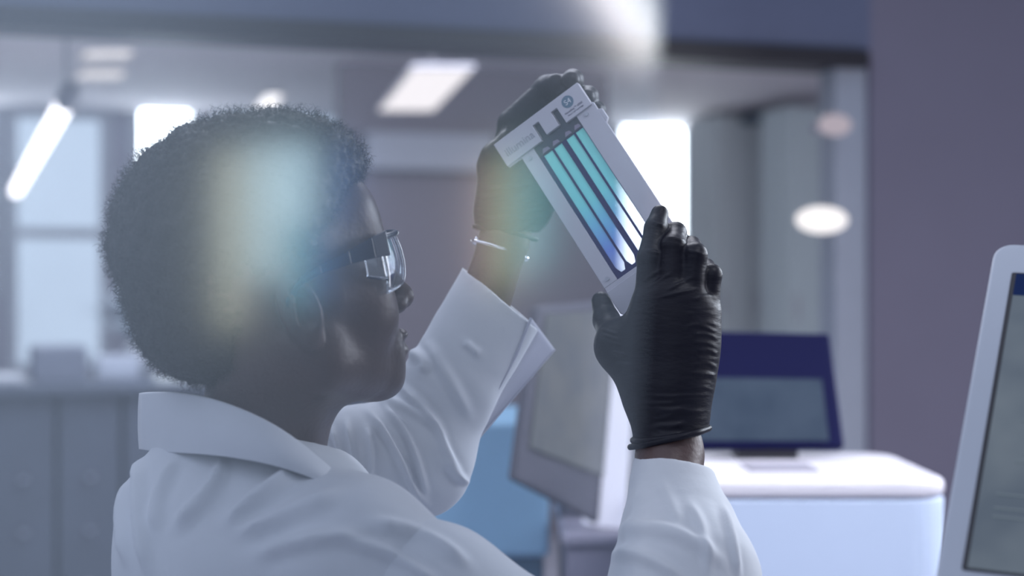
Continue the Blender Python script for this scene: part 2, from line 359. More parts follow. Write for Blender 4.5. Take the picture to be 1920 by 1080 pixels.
def screen_mat(name, cols, estr, rough=0.15):
    m = bpy.data.materials.new(name); m.use_nodes = True; nt = m.node_tree; b = nt.nodes['Principled BSDF']
    tc = nt.nodes.new('ShaderNodeTexCoord'); nz = nt.nodes.new('ShaderNodeTexNoise'); nz.inputs['Scale'].default_value = 14
    cr = nt.nodes.new('ShaderNodeValToRGB'); cr.color_ramp.elements[0].color = (*cols[0], 1); cr.color_ramp.elements[1].color = (*cols[1], 1)
    cr.color_ramp.elements[0].position = 0.35; cr.color_ramp.elements[1].position = 0.65
    nt.links.new(tc.outputs['Object'], nz.inputs['Vector']); nt.links.new(nz.outputs['Fac'], cr.inputs[0])
    b.inputs['Base Color'].default_value = (0.02, 0.02, 0.03, 1); b.inputs['Roughness'].default_value = rough
    nt.links.new(cr.outputs[0], b.inputs['Emission Color']); b.inputs['Emission Strength'].default_value = estr
    return m
panel(sc, nrm * 0.003).build('screen', screen_mat('grey_screen', ((0.11, 0.125, 0.14), (0.16, 0.17, 0.17)), 0.6, 0.4), e)
panel([TR + nrm * .004, P(1200, 560, 3.30), P(1172, 992, 3.15), BR + nrm * .004], -nrm * 0.05).build('side_edge', mat('white_glow_edge', (0.9, 0.9, 0.98), 0.2, emis=(0.85, 0.85, 1.0), estr=0.35), e, bev=0.004)  # edge brightened by a glow in its material, it is no lamp
MB().tube([(0.12, 3.33, zt2), (0.12, 3.33, P(0, 900, 3.3).z)], 0.03, 16).build('stand', mat('stand_grey', (0.28, 0.28, 0.33), 0.4), e, True)
# white bench-top instrument with its navy monitor
m_wh = mat('white_instrument_shell', (0.74, 0.76, 0.88), 0.35, noise=0.02)
zt3 = 1.105
xa, xb_ = P(1230, 900, 2.62).x, P(1786, 900, 2.62).x
e = empty('sequencing_instrument', ((xa + xb_) / 2, 2.9, 0), 'large white laboratory instrument with a flat top at lower right', 'instrument')
def rrect(x0, x1, y0, y1, r, z, n=6):
    pts = []
    for cx, cy, a0 in ((x1 - r, y0 + r, -90), (x1 - r, y1 - r, 0), (x0 + r, y1 - r, 90), (x0 + r, y0 + r, 180)):
        for k in range(n + 1):
            a = math.radians(a0 + 90 * k / n); pts.append(Vector((cx + r * math.cos(a), cy + r * math.sin(a), z)))
    return pts
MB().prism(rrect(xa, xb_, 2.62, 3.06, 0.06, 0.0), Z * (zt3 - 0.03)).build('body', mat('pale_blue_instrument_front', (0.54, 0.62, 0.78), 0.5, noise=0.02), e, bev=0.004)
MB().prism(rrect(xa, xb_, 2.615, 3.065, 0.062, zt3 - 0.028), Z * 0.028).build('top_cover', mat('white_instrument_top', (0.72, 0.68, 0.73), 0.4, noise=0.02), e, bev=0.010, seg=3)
vb = MB(); zx0, zx1 = P(1398, 880, 2.8).x, P(1524, 880, 2.8).x
vbox(vb, zx0, zx1, 2.74, 2.86, zt3 + 0.0002, zt3 + 0.003)
vb.build('vent_panel', mat('slot_grey', (0.30, 0.28, 0.33), 0.6), e, bev=0.001)
TL, TR, BR, BL = P(1290, 618, 3.02), P(1556, 624, 3.02), P(1584, 838, 2.93), P(1300, 838, 2.93)
nrm = (TR - TL).cross(BL - TL).normalized()
if nrm.y > 0: nrm = -nrm
e = empty('navy_monitor', (BL + BR) / 2, 'dark navy touch monitor standing on the white instrument', 'monitor')
panel([TL, TR, BR, BL], -nrm * 0.025).build('housing', mat('navy_plastic', (0.006, 0.007, 0.042), 0.7, spec=0.1), e, bev=0.006)
cc = [TL, TR, BR, BL]
sc = [bil(cc, .04, .42), bil(cc, .90, .42), bil(cc, .90, .95), bil(cc, .04, .95)]; sc = [q + nrm * .001 for q in sc]
panel(sc, nrm * 0.002).build('screen', screen_mat('slate_screen', ((0.03, 0.065, 0.11), (0.055, 0.095, 0.15)), 0.5, 0.7), e)
bpy.data.materials['slate_screen'].node_tree.nodes['Principled BSDF'].inputs['Specular IOR Level'].default_value = 0.08
vbox(MB(), BL.lerp(BR, .3).x, BL.lerp(BR, .7).x, 2.945, 3.03, zt3 + 0.0003, BL.z + 0.004).build('foot', M['black'], e)

# right foreground touch screen -------------------------------------------------
TLc = P(1866, 455, 1.50); BLc = P(1752, 1090, 1.30)
D_ = (BLc - TLc).normalized(); R_ = Vector((0.93, -0.36, -0.01)); R_ = (R_ - D_ * R_.dot(D_)).normalized(); N_ = R_.cross(-D_).normalized()
if N_.y > 0: N_ = -N_
Lh = (BLc - TLc).length * 1.05
def scr(a, b, h=0): return TLc + R_ * a + D_ * b + N_ * h
e = empty('touch_screen', scr(0.25, Lh, 0), 'white framed tilted touch screen showing a grey page, cut by the picture edge', 'monitor')
def rr2(a0, a1, b0, b1, r, h, n=6):
    pts = []
    for ca, cb, s0 in ((a1 - r, b0 + r, -90), (a1 - r, b1 - r, 0), (a0 + r, b1 - r, 90), (a0 + r, b0 + r, 180)):
        for k in range(n + 1):
            t = math.radians(s0 + 90 * k / n); pts.append(scr(ca + r * math.cos(t), cb + r * math.sin(t), h))
    return pts
m_bez = mat('white_bezel', (0.40, 0.43, 0.50), 0.35, noise=0.02)
MB().prism(rr2(0, 0.42, 0, Lh, 0.016, 0), -N_ * 0.03).build('housing', m_bez, e, bev=0.003, seg=3)
MB().prism(rr2(0.0185, 0.40, 0.034, Lh - 0.030, 0.002, 0.0004), N_ * 0.0006).build('black_border', M['black'], e)
m_scr = screen_mat('page_screen', ((0.045, 0.065, 0.085), (0.09, 0.115, 0.135)), 0.75, 0.10)
MB().prism(rr2(0.0225, 0.397, 0.036, Lh - 0.032, 0.001, 0.0011), N_ * 0.0005).build('screen', m_scr, e)
MB().prism(rr2(0.0225, 0.397, 0.036, 0.060, 0.001, 0.0017), N_ * 0.0003).build('title_bar', emit('blue_title_bar', (0.008, 0.016, 0.06), 1.0), e)
m_txt = emit('screen_text_grey', (0.16, 0.20, 0.25), 0.6)
tx = MB()
for k in range(3): tx.prism(rr2(0.034, 0.038, 0.043 + 0.004 * k, 0.0445 + 0.004 * k, 0.0003, 0.0021, 1), N_ * 0.0002)
tx.build('menu_icon', m_txt, e)
for (b, a0, a1) in ((0.165, .05, .13), (0.168, .14, .2), (0.19, .045, .12), (0.222, .05, .08), (0.23, .045, .07), (0.262, .035, .10), (0.275, .035, .09), (0.283, .035, .07)):
    MB().prism(rr2(a0, a1, b, b + 0.0016, 0.0003, 0.0021, 1), N_ * 0.0002).build('text_line', m_txt, e)
MB().prism([scr(0.15, Lh * .5, -.03), scr(0.27, Lh * .5, -.03), scr(0.27, Lh * .8, -.03), scr(0.15, Lh * .8, -.03)], Vector((0, 0.10, -0.02))).build('arm', m_bez, e, bev=0.004)
q = scr(0.21, Lh * .65, -.10)
MB().tube([q, Vector((q.x, q.y + 0.05, 0.0))], 0.03, 18).build('stand', m_bez, e, True)

# ------------------------------------------------------------------ implicit surfaces
class Field:
    def __init__(s, lo, hi, h):
        s.lo = np.array(lo, float); s.h = h; s.n = np.ceil((np.array(hi, float) - s.lo) / h).astype(int) + 1
        s.F = np.full(tuple(s.n), 0.05, np.float32)
        s.ax = [s.lo[i] + h * np.arange(s.n[i]) for i in range(3)]
    def sub(s, lo, hi):
        i0 = np.clip(np.floor((np.array(lo) - s.lo) / s.h).astype(int), 0, s.n); i1 = np.clip(np.ceil((np.array(hi) - s.lo) / s.h).astype(int) + 1, 0, s.n)
        sl = tuple(slice(a, b) for a, b in zip(i0, i1)); g = [s.ax[i][sl[i]] for i in range(3)]
        return sl, (g[0][:, None, None], g[1][None, :, None], g[2][None, None, :])
    def comb(s, sl, d, k, op):
        A = s.F[sl]; d = d.astype(np.float32)
        if A.size == 0: return
        s.F[sl] = s.smin(A, d, k)
    @staticmethod
    def smin(a, b, k):
        if k <= 0: return np.minimum(a, b)
        h = np.maximum(k - np.abs(a - b), 0) / k
        return np.minimum(a, b) - h * h * k * 0.25
    def cap(s, a, b, ra, rb_, k=0.01, op='add', flat=None):
        a = np.array(a, float); b = np.array(b, float); m = max(ra, rb_) + k + 4 * s.h
        sl, (X, Y, Zz) = s.sub(np.minimum(a, b) - m, np.maximum(a, b) + m)
        ba = b - a; L2 = max(ba @ ba, 1e-12)
        t = np.clip(((X - a[0]) * ba[0] + (Y - a[1]) * ba[1] + (Zz - a[2]) * ba[2]) / L2, 0, 1)
        dx, dy, dz = X - a[0] - t * ba[0], Y - a[1] - t * ba[1], Zz - a[2] - t * ba[2]
        if flat is not None:   # (direction, factor): squeeze along a direction
            f = np.array(flat[0], float); f /= np.linalg.norm(f); q = dx * f[0] + dy * f[1] + dz * f[2]; g = 1 / flat[1] - 1
            dx = dx + q * f[0] * g; dy = dy + q * f[1] * g; dz = dz + q * f[2] * g
        d = np.sqrt(dx * dx + dy * dy + dz * dz) - (ra + t * (rb_ - ra))
        if op == 'add': s.comb(sl, d, k, 'add')
        else: s.F[sl] = -s.smin(-s.F[sl], d.astype(np.float32), k)
    def ell(s, c, r, k=0.01, op='add', R=None):
        c = np.array(c, float); r = np.array(r, float); m = r.max() + k + 4 * s.h
        sl, (X, Y, Zz) = s.sub(c - m, c + m); X = X - c[0]; Y = Y - c[1]; Zz = Zz - c[2]
        if R is not None:
            R = np.array(R); X, Y, Zz = [R[0, i] * X + R[1, i] * Y + R[2, i] * Zz for i in range(3)]
        k0 = np.sqrt((X / r[0]) ** 2 + (Y / r[1]) ** 2 + (Zz / r[2]) ** 2); k1 = np.sqrt((X / r[0] ** 2) ** 2 + (Y / r[1] ** 2) ** 2 + (Zz / r[2] ** 2) ** 2)
        d = k0 * (k0 - 1) / np.maximum(k1, 1e-6)
        if op == 'add': s.comb(sl, d, k, 'add')
        else: s.F[sl] = -s.smin(-s.F[sl], d.astype(np.float32), k)
    def plane_cut(s, p, n, k=0.0):
        """removes what lies on the side n points to"""
        X, Y, Zz = s.ax[0][:, None, None], s.ax[1][None, :, None], s.ax[2][None, None, :]
        n = np.array(n, float); n /= np.linalg.norm(n)
        d = ((X - p[0]) * n[0] + (Y - p[1]) * n[1] + (Zz - p[2]) * n[2]).astype(np.float32)
        s.F = -s.smin(-s.F, -d, k)
    def mesh(s, smooth=1):
        F = s.F; h = s.h; S = F < 0
        nx, ny, nz = F.shape
        c = np.zeros((nx - 1, ny - 1, nz - 1), np.uint8)
        for i in (0, 1):
            for j in (0, 1):
                for k in (0, 1): c += S[i:nx - 1 + i, j:ny - 1 + j, k:nz - 1 + k]
        act = (c > 0) & (c < 8); idx = np.argwhere(act); ids = np.full(c.shape, -1, np.int64); ids[act] = np.arange(len(idx))
        acc = np.zeros((len(idx), 3)); cnt = np.zeros(len(idx)); I, J, K = idx.T
        cor = [(i, j, k) for i in (0, 1) for j in (0, 1) for k in (0, 1)]
        for a in cor:
            for ax in range(3):
                if a[ax] == 1: continue
                b = list(a); b[ax] = 1
                fa = F[I + a[0], J + a[1], K + a[2]]; fb = F[I + b[0], J + b[1], K + b[2]]
                msk = (fa < 0) != (fb < 0); t = np.where(msk, fa / np.where(fa == fb, 1, fa - fb), 0)
                for q in range(3): acc[:, q] += msk * (a[q] + (t if q == ax else 0))
                cnt += msk
        Vv = s.lo + h * (idx + acc / cnt[:, None])
        faces = []
        for ax in range(3):
            o1, o2 = (ax + 1) % 3, (ax + 2) % 3
            sa = [slice(None)] * 3; sb = [slice(None)] * 3; sa[ax] = slice(0, -1); sb[ax] = slice(1, None)
            for q in (o1, o2): sa[q] = slice(1, -1); sb[q] = slice(1, -1)
            A_ = S[tuple(sa)]; B_ = S[tuple(sb)]; e_ = np.argwhere(A_ != B_)
            if len(e_) == 0: continue
            inside = A_[tuple(e_.T)]; base = e_.copy(); base[:, o1] += 1; base[:, o2] += 1
            def cell(d1, d2):
                q = base.copy(); q[:, o1] -= d1; q[:, o2] -= d2; return ids[q[:, 0], q[:, 1], q[:, 2]]
            qd = np.stack([cell(1, 1), cell(0, 1), cell(0, 0), cell(1, 0)], 1)
            qd[~inside] = qd[~inside][:, ::-1]; faces.append(qd)
        Fc = np.concatenate(faces); Fc = Fc[(Fc >= 0).all(1)]
        for _ in range(smooth):
            E = np.concatenate([Fc[:, [0, 1]], Fc[:, [1, 2]], Fc[:, [2, 3]], Fc[:, [3, 0]]]); E = np.concatenate([E, E[:, ::-1]])
            num = np.stack([np.bincount(E[:, 0], Vv[E[:, 1], q], len(Vv)) for q in range(3)], 1); dn = np.bincount(E[:, 0], minlength=len(Vv))[:, None]
            Vv = 0.5 * Vv + 0.5 * num / np.maximum(dn, 1)
        return Vv, Fc

def normals(Vv, Fc):
    n = np.cross(Vv[Fc[:, 2]] - Vv[Fc[:, 0]], Vv[Fc[:, 3]] - Vv[Fc[:, 1]]); N = np.zeros_like(Vv)
    for k in range(4):
        for q in range(3): N[:, q] += np.bincount(Fc[:, k], n[:, q], len(Vv))
    return N / np.maximum(np.linalg.norm(N, axis=1, keepdims=True), 1e-12)

def sculpt(Vv, Fc, strokes, hat=True, gain=1.0):
    """raises folds: each stroke is (points, width, height); the points are found from where the fold runs in the view"""
    N = normals(Vv, Fc); px = 960 + Vv[:, 0] / Vv[:, 1] * FPX; py = 540 - (Vv[:, 2] - CZ) / Vv[:, 1] * FPX
    view = Vv - np.array([0, 0, CZ]); view /= np.linalg.norm(view, axis=1, keepdims=True); facing = np.clip(-(N * view).sum(1) * 3 + 0.4, 0, 1)
    disp = np.zeros(len(Vv))
    for pts, w, amp in strokes:
        pts = np.array(pts, float); lo = pts.min(0) - 3 * w; hi = pts.max(0) + 3 * w
        m = np.where((px > lo[0]) & (px < hi[0]) & (py > lo[1]) & (py < hi[1]))[0]
        if len(m) == 0: continue
        # smooth the polyline
        for _ in range(2):
            q = [pts[0]]
            for a, b in zip(pts[:-1], pts[1:]): q += [a * .75 + b * .25, a * .25 + b * .75]
            pts = np.array(q + [pts[-1]])
        L = np.concatenate([[0], np.cumsum(np.linalg.norm(np.diff(pts, axis=0), axis=1))]); best = np.full(len(m), 1e9); bt = np.zeros(len(m))
        X = np.stack([px[m], py[m]], 1)
        for i in range(len(pts) - 1):
            ba = pts[i + 1] - pts[i]; l2 = max(ba @ ba, 1e-9); t = np.clip(((X - pts[i]) @ ba) / l2, 0, 1)
            dd = np.linalg.norm(X - pts[i] - t[:, None] * ba, axis=1); u = dd < best; best[u] = dd[u]; bt[u] = (L[i] + t * math.sqrt(l2))[u]
        r = (best / w) ** 2; prof = np.exp(-r) * ((1 - 0.8 * r) if hat else 1.0)
        fade = np.clip(np.minimum(bt, L[-1] - bt) / (0.22 * L[-1]) + 0.15, 0, 1)
        disp[m] += gain * amp * prof * fade
    return Vv + N * (disp * facing)[:, None]

def noise3(Vv, scale, seed=0):
    r = np.random.RandomState(seed); out = np.zeros(len(Vv))
    for k in range(14):
        w = r.normal(size=3) * scale; out += np.sin(Vv @ w + r.uniform(0, 6.28)) / (1 + 0.0 * k)
    return out / 14 ** .5

def npmesh(name, Vv, Fc, m, parent, smooth=True):
    me = bpy.data.meshes.new(name); me.vertices.add(len(Vv)); me.vertices.foreach_set('co', Vv.astype(np.float32).ravel())
    me.loops.add(Fc.size); me.loops.foreach_set('vertex_index', Fc.astype(np.int32).ravel())
    me.polygons.add(len(Fc)); me.polygons.foreach_set('loop_start', (np.arange(len(Fc)) * 4).astype(np.int32))
    try: me.polygons.foreach_set('loop_total', np.full(len(Fc), 4, np.int32))
    except Exception: pass
    me.update(calc_edges=True); me.validate()
    return link(name, me, m, parent, smooth)

def J(px, py, d): return np.array(P(px, py, d))
def bounds(pts, m): a = np.array(pts); return a.min(0) - m, a.max(0) + m

# ------------------------------------------------------------------ the person
EAR = J(578, 577, 1.50)
yaw = math.radians(25); pit = math.radians(12)
Rm = np.array(Matrix.Rotation(yaw, 3, 'Z') @ Matrix.Rotation(-pit, 3, 'Y') @ Matrix.Rotation(math.radians(0), 3, 'X'))
HO = EAR - Rm @ np.array([0, -0.070, 0])         # head origin: midway between the ear canals
def h2w(v): return np.asarray(v) @ Rm.T + HO
def w2h(v): return (np.asarray(v) - HO) @ Rm

person = empty('person', (-0.2, 1.6, 0.0), 'person with short curly hair, lab coat and black gloves holding up a glass cartridge', 'person')

NB = J(470, 900, 1.62)   # base of the neck
def head_field(h):
    F = Field((-0.17, -0.11, -0.30), (0.15, 0.11, 0.16), h)
    F.ell((-0.008, 0, 0.052), (0.096, 0.076, 0.084), 0.0)
    F.ell((0.045, 0, -0.005), (0.050, 0.060, 0.075), 0.03)
    F.ell((0.030, 0, -0.045), (0.055, 0.055, 0.050), 0.03)
    for s in (-1, 1):
        F.cap((0.008, s * 0.050, -0.052), (0.070, s * 0.014, -0.081), 0.019, 0.016, 0.03)
        F.cap((0.004, s * 0.052, -0.01), (0.008, s * 0.050, -0.055), 0.018, 0.018, 0.03)
        F.ell((0.064, s * 0.036, -0.020), (0.026, 0.027, 0.026), 0.025)
        F.cap((0.030, s * 0.060, 0.002), (0.068, s * 0.044, 0.000), 0.010, 0.014, 0.02)
    F.cap((0.080, -0.028, 0.043), (0.080, 0.028, 0.043), 0.014, 0.014, 0.02)
    F.ell((0.070, 0, 0.075), (0.030, 0.050, 0.035), 0.03)
    F.ell((0.082, 0, -0.087), (0.015, 0.019, 0.014), 0.02)
    F.ell((0.086, 0, -0.058), (0.016, 0.028, 0.022), 0.018)
    for s in (-1, 1): F.ell((0.101, s * 0.031, 0.020), (0.016, 0.019, 0.014), 0.012, 'sub')
    F.cap((0.094, 0, 0.030), (0.115, 0, -0.012), 0.007, 0.0095, 0.010)
    F.ell((0.113, 0, -0.016), (0.0125, 0.012, 0.011), 0.006)
    for s in (-1, 1):
        F.ell((0.103, s * 0.0125, -0.020), (0.011, 0.008, 0.009), 0.005)
        F.ell((0.104, s * 0.006, -0.030), (0.005, 0.003, 0.005), 0.003, 'sub')
        F.ell((0.086, s * 0.031, 0.020), (0.0125, 0.0135, 0.0125), 0.003)
        F.cap((0.096, s * 0.020, 0.026), (0.093, s * 0.044, 0.024), 0.0035, 0.003, 0.004)
    F.ell((0.101, 0, -0.049), (0.010, 0.021, 0.0065), 0.004)
    F.ell((0.099, 0, -0.063), (0.010, 0.019, 0.0080), 0.004)
    F.cap((0.112, -0.024, -0.0555), (0.112, 0.024, -0.0555), 0.003, 0.003, 0.003, 'sub')
    # neck, its foot sits between the shoulders
    nb = w2h(NB); nt_ = np.array([-0.022, 0, -0.035])
    F.cap(nt_, nb, 0.050, 0.058, 0.03)
    F.cap((0.008, 0, -0.070), nb + np.array([0.04, 0, 0.02]), 0.024, 0.035, 0.03)
    for s in (-1, 1): F.cap((-0.012, s * 0.058, -0.03), nb * 1.0 + np.array([0.055, s * 0.01, 0.03]), 0.012, 0.012, 0.015)
    # ears
    for s in (-1, 1):
        ry = Matrix.Rotation(math.radians(-10), 3, 'Y'); rz = Matrix.Rotation(math.radians(18 * s), 3, 'Z'); Re = np.array(rz @ ry)
        c = np.array([-0.010, s * 0.076, 0.0])
        F.ell(c, (0.019, 0.0075, 0.031), 0.006, R=Re)
        F.ell(c + np.array([0.002, s * 0.007, 0.003]), (0.0115, 0.0065, 0.021), 0.003, 'sub', R=Re)
        F.ell(c + np.array([0.010, s * 0.002, -0.002]), (0.005, 0.004, 0.008), 0.004)
        F.cap(c + np.array([-0.006, s * 0.004, 0.014]), c + np.array([-0.008, s * 0.004, -0.010]), 0.0028, 0.0028, 0.003)
        F.ell(c + np.array([0.005, s * 0.001, -0.027]), (0.009, 0.0055, 0.010), 0.006)
    return F
HF = head_field(0.0018); hv, hf = HF.mesh(1)
hv = h2w(hv)

# shoulders, arms: world space
SR = J(675, 1090, 1.48); ER = J(1228, 1360, 1.47); WR = J(1256, 850, 1.63)
SL = J(600, 860, 1.82); EL = J(812, 862, 1.81); WL = J(944, 455, 1.83)
CH = J(470, 1150, 1.62)
def torso(F, g, full=True):
    F.cap(NB + [0, 0, -0.07], CH, 0.06 + g, 0.105 + g, 0.05)
    F.cap(CH, CH + np.array([0.02, 0, -0.38]), 0.11 + g, 0.11 + g, 0.05, flat=((1, 0.3, 0), 0.8))
    F.cap(SR + [0.0, 0, 0], NB + [0, 0, -0.09], 0.055 + g, 0.052 + g, 0.05)
    F.cap(SL + [0, 0, -0.04], NB + [0, 0, -0.10], 0.042 + g, 0.05 + g, 0.04)
    F.ell(J(455, 1075, 1.60), (0.10 + g, 0.14 + g, 0.11 + g), 0.05)
bF = Field((-0.52, 1.22, 0.0), (0.36, 2.02, 1.34), 0.006)
torso(bF, -0.012)
bF.cap(SR, ER, 0.046, 0.038, 0.03); bF.cap(SL + [0, 0, -0.01], EL, 0.034, 0.033, 0.02)
for s in (-1, 1):
    hip = np.array(CH) + [0.02, s * 0.09, -0.42]; ft = np.array([hip[0], hip[1], 0.07])
    bF.cap(hip, ft * .5 + hip * .5, 0.085, 0.055, 0.03); bF.cap(ft * .5 + hip * .5, ft, 0.055, 0.038, 0.01); bF.cap(ft + [-.03, 0, -.03], ft + [0.15, 0.03, -.035], 0.036, 0.030, 0.01)
bv, bf_ = bF.mesh(1)
aF = Field(*bounds([ER, WR, J(1256, 780, 1.63)], 0.07), 0.004)
aF.cap(ER, WR * .35 + ER * .65, 0.042, 0.042, 0.02); aF.cap(WR * .35 + ER * .65, WR, 0.042, 0.0285, 0.02, flat=((0, 1, 0), 0.8)); aF.cap(WR, J(1256, 760, 1.63), 0.0285, 0.022, 0.02, flat=((0, 1, 0), 0.8))
av, af = aF.mesh(1)
lF = Field(*bounds([EL, WL, J(968, 380, 1.83)], 0.07), 0.004)
lF.cap(EL, WL * .4 + EL * .6, 0.033, 0.031, 0.02, flat=((0, 1, 0), 0.85)); lF.cap(WL * .4 + EL * .6, WL, 0.031, 0.0262, 0.02, flat=((0, 1, 0), 0.8)); lF.cap(WL, J(968, 380, 1.83), 0.0255, 0.0245, 0.01, flat=((0, 1, 0), 0.8))
lv, lf_ = lF.mesh(1)
allv = [hv, bv, av, lv]; allf = []; n = 0
for vv, ff in zip(allv, (hf, bf_, af, lf_)): allf.append(ff + n); n += len(vv)
npmesh('body', np.concatenate(allv), np.concatenate(allf), M['skin'], person)

# hair: a lumpy mass plus thousands of short curled strands
HD = 1.565
hF = Field(*bounds([J(190, 180, HD), J(720, 760, HD), J(450, 450, HD - .13), J(450, 450, HD + .13)], 0.02), 0.0025)
hF.ell(J(452, 425, HD), (0.107, 0.098, 0.100), 0)
hF.ell(J(560, 350, HD), (0.062, 0.072, 0.060), 0.04)
hF.ell(J(335, 470, HD), (0.052, 0.080, 0.072), 0.04)
hF.ell(J(400, 610, HD), (0.062, 0.066, 0.055), 0.04)
# keep the hairline: brow and temple, face, ear
hF.ell(J(760, 560, HD), (0.085, 0.14, 0.135), 0.01, 'sub')
hF.ell(J(640, 640, HD), (0.075, 0.16, 0.075), 0.01, 'sub')
vv, ff = hF.mesh(2)
N_h = normals(vv, ff); vv = vv + N_h * (0.0022 * noise3(vv, 160, 1) + 0.0016 * noise3(vv, 420, 2))[:, None]
hair = npmesh('hair', vv, ff, M['hair'], person)
# strands
rs = np.random.RandomState(5); cen = vv[ff].mean(1); fn = N_h[ff[:, 0]]
ar = rs.choice(len(ff), 16000, replace=True); sv = []; sf = []
base = cen[ar] + rs.normal(size=(len(ar), 3)) * 0.0012; nn = fn[ar] + rs.normal(size=(len(ar), 3)) * 0.45; nn /= np.linalg.norm(nn, axis=1, keepdims=True)
t1 = np.cross(nn, rs.normal(size=nn.shape)); t1 /= np.linalg.norm(t1, axis=1, keepdims=True); t2 = np.cross(nn, t1)
K = 7; Ln = rs.uniform(0.005, 0.012, len(ar)); cr = rs.uniform(0.0012, 0.0026, len(ar)); ph = rs.uniform(0, 6.28, len(ar)); tw = rs.uniform(5, 10, len(ar))
cpts = []
for k in range(K):
    s_ = k / (K - 1); a = ph + tw * s_; grow = min(1, s_ * 2)
    cpts.append(base + nn * (Ln * s_)[:, None] + (t1 * np.cos(a)[:, None] + t2 * np.sin(a)[:, None]) * (cr * grow)[:, None])
cp = np.stack(cpts, 1); rad = 0.00030
sv = np.zeros((len(ar), K, 3, 3))
for k in range(K):
    for q in range(3):
        a = 2 * math.pi * q / 3; sv[:, k, q] = cp[:, k] + (t1 * math.cos(a) + nn * math.sin(a)) * rad * (1.1 - k / K)
idx = np.arange(len(ar) * K * 3).reshape(len(ar), K, 3)
fs = np.concatenate([np.stack([idx[:, k, q], idx[:, k, (q + 1) % 3], idx[:, k + 1, (q + 1) % 3], idx[:, k + 1, q]], -1).reshape(-1, 4) for k in range(K - 1) for q in range(3)])
npmesh('curls', sv.reshape(-1, 3), fs, M['hair'], hair, False)

# ------------------------------------------------------------------ lab coat
cF = Field((-0.54, 1.20, 0.55), (0.30, 2.02, 1.36), 0.005)
cF.ell(J(472, 1030, 1.62), (0.122, 0.16, 0.110), 0)
cF.cap(J(440, 960, 1.62), J(470, 1100, 1.60), 0.086, 0.112, 0.05)
cF.cap(J(480, 1120, 1.60), J(510, 1500, 1.60), 0.120, 0.13, 0.05, flat=((1, 0.3, 0), 0.85))
cF.cap(J(510, 1500, 1.60), J(510, 1980, 1.60), 0.14, 0.19, 0.05, flat=((1, 0.3, 0), 0.85))
cF.cap(J(665, 1060, 1.48), J(470, 985, 1.60), 0.072, 0.078, 0.07)
cF.cap(J(665, 1060, 1.48), J(770, 1122, 1.465), 0.072, 0.067, 0.02)
cF.cap(SL + [0, 0, -0.03], NB + [0, 0, -0.09], 0.050, 0.05, 0.05)
cF.cap(NB + [0.02, 0, -0.03], NB + [0.03, 0, 0.10], 0.060, 0.075, 0.01, 'sub')
cv, cf = cF.mesh(2)
folds = [([(420, 860), (400, 920), (330, 990)], 16, 0.004), ([(560, 880), (470, 940), (420, 985)], 18, 0.004),
         ([(330, 860), (300, 920), (290, 1000)], 14, 0.003), ([(640, 925), (560, 960), (440, 1000)], 18, 0.0035),
         ([(262, 850), (262, 940), (280, 1080)], 14, 0.004), ([(240, 880), (225, 960), (240, 1060)], 12, 0.003),
         ([(480, 1040), (580, 1010), (680, 1000)], 18, 0.003), ([(690, 980), (800, 1000), (880, 1060)], 15, 0.0028), ([(640, 1010), (740, 1040), (830, 1100)], 15, 0.0028)]
cv = sculpt(cv, cf, folds, gain=2.8); cv += normals(cv, cf) * (0.0012 * noise3(cv, 38, 3))[:, None]
coat = npmesh('lab_coat', cv, cf, M['coat'], person)

# near sleeve: upper arm leaving the picture, forearm coming back up, hollow at the cuff
CU = J(1252, 868, 1.63)
sF = Field(*bounds([J(680, 900, 1.35), J(1440, 1460, 1.36), J(1440, 840, 1.75), J(700, 900, 1.7)], 0.03), 0.0027)
sF.cap(J(665, 1062, 1.48), J(800, 1138, 1.46), 0.058, 0.0675, 0.01); sF.cap(J(800, 1138, 1.46), ER, 0.0675, 0.062, 0.03)
sF.cap(ER, J(1284, 1090, 1.56), 0.062, 0.066, 0.03); sF.cap(J(1284, 1090, 1.56), J(1272, 1000, 1.60), 0.066, 0.055, 0.02)
sF.cap(J(1272, 1000, 1.60), J(1262, 925, 1.62), 0.054, 0.041, 0.01); sF.cap(J(1262, 925, 1.62), J(1252, 850, 1.635), 0.041, 0.0325, 0.01)
dir_ = J(1253, 860, 1.63) - J(1275, 1010, 1.60); dir_ /= np.linalg.norm(dir_)
nc = dir_ + np.array([-0.18, -0.25, 0.0])
sF.cap(J(1265, 950, 1.615), J(1250, 800, 1.64), 0.034, 0.0215, 0.002, 'sub')
sF.plane_cut(J(1252, 870, 1.63), (0.18, 0.29, 0.98))
sv_, sf_ = sF.mesh(1)
folds = [([(1205, 900), (1185, 970), (1170, 1060)], 12, 0.003), ([(1150, 1000), (1215, 985), (1300, 1010), (1360, 1060)], 17, 0.006), ([(1290, 940), (1320, 990), (1330, 1080)], 13, 0.004),
         ([(1352, 940), (1372, 1000), (1385, 1085)], 9, 0.0045), ([(1140, 1040), (1200, 1035), (1280, 1085)], 15, 0.006), ([(1235, 900), (1262, 950), (1275, 985)], 15, 0.002),
         ([(690, 980), (800, 1000), (880, 1060)], 15, 0.0056), ([(640, 1010), (740, 1040), (830, 1100)], 15, 0.0056)]
sv_ = sculpt(sv_, sf_, folds, gain=1.0); sv_ += normals(sv_, sf_) * (0.0008 * noise3(sv_, 45, 4))[:, None]
sl = npmesh('sleeve', sv_, sf_, M['coat'], coat)

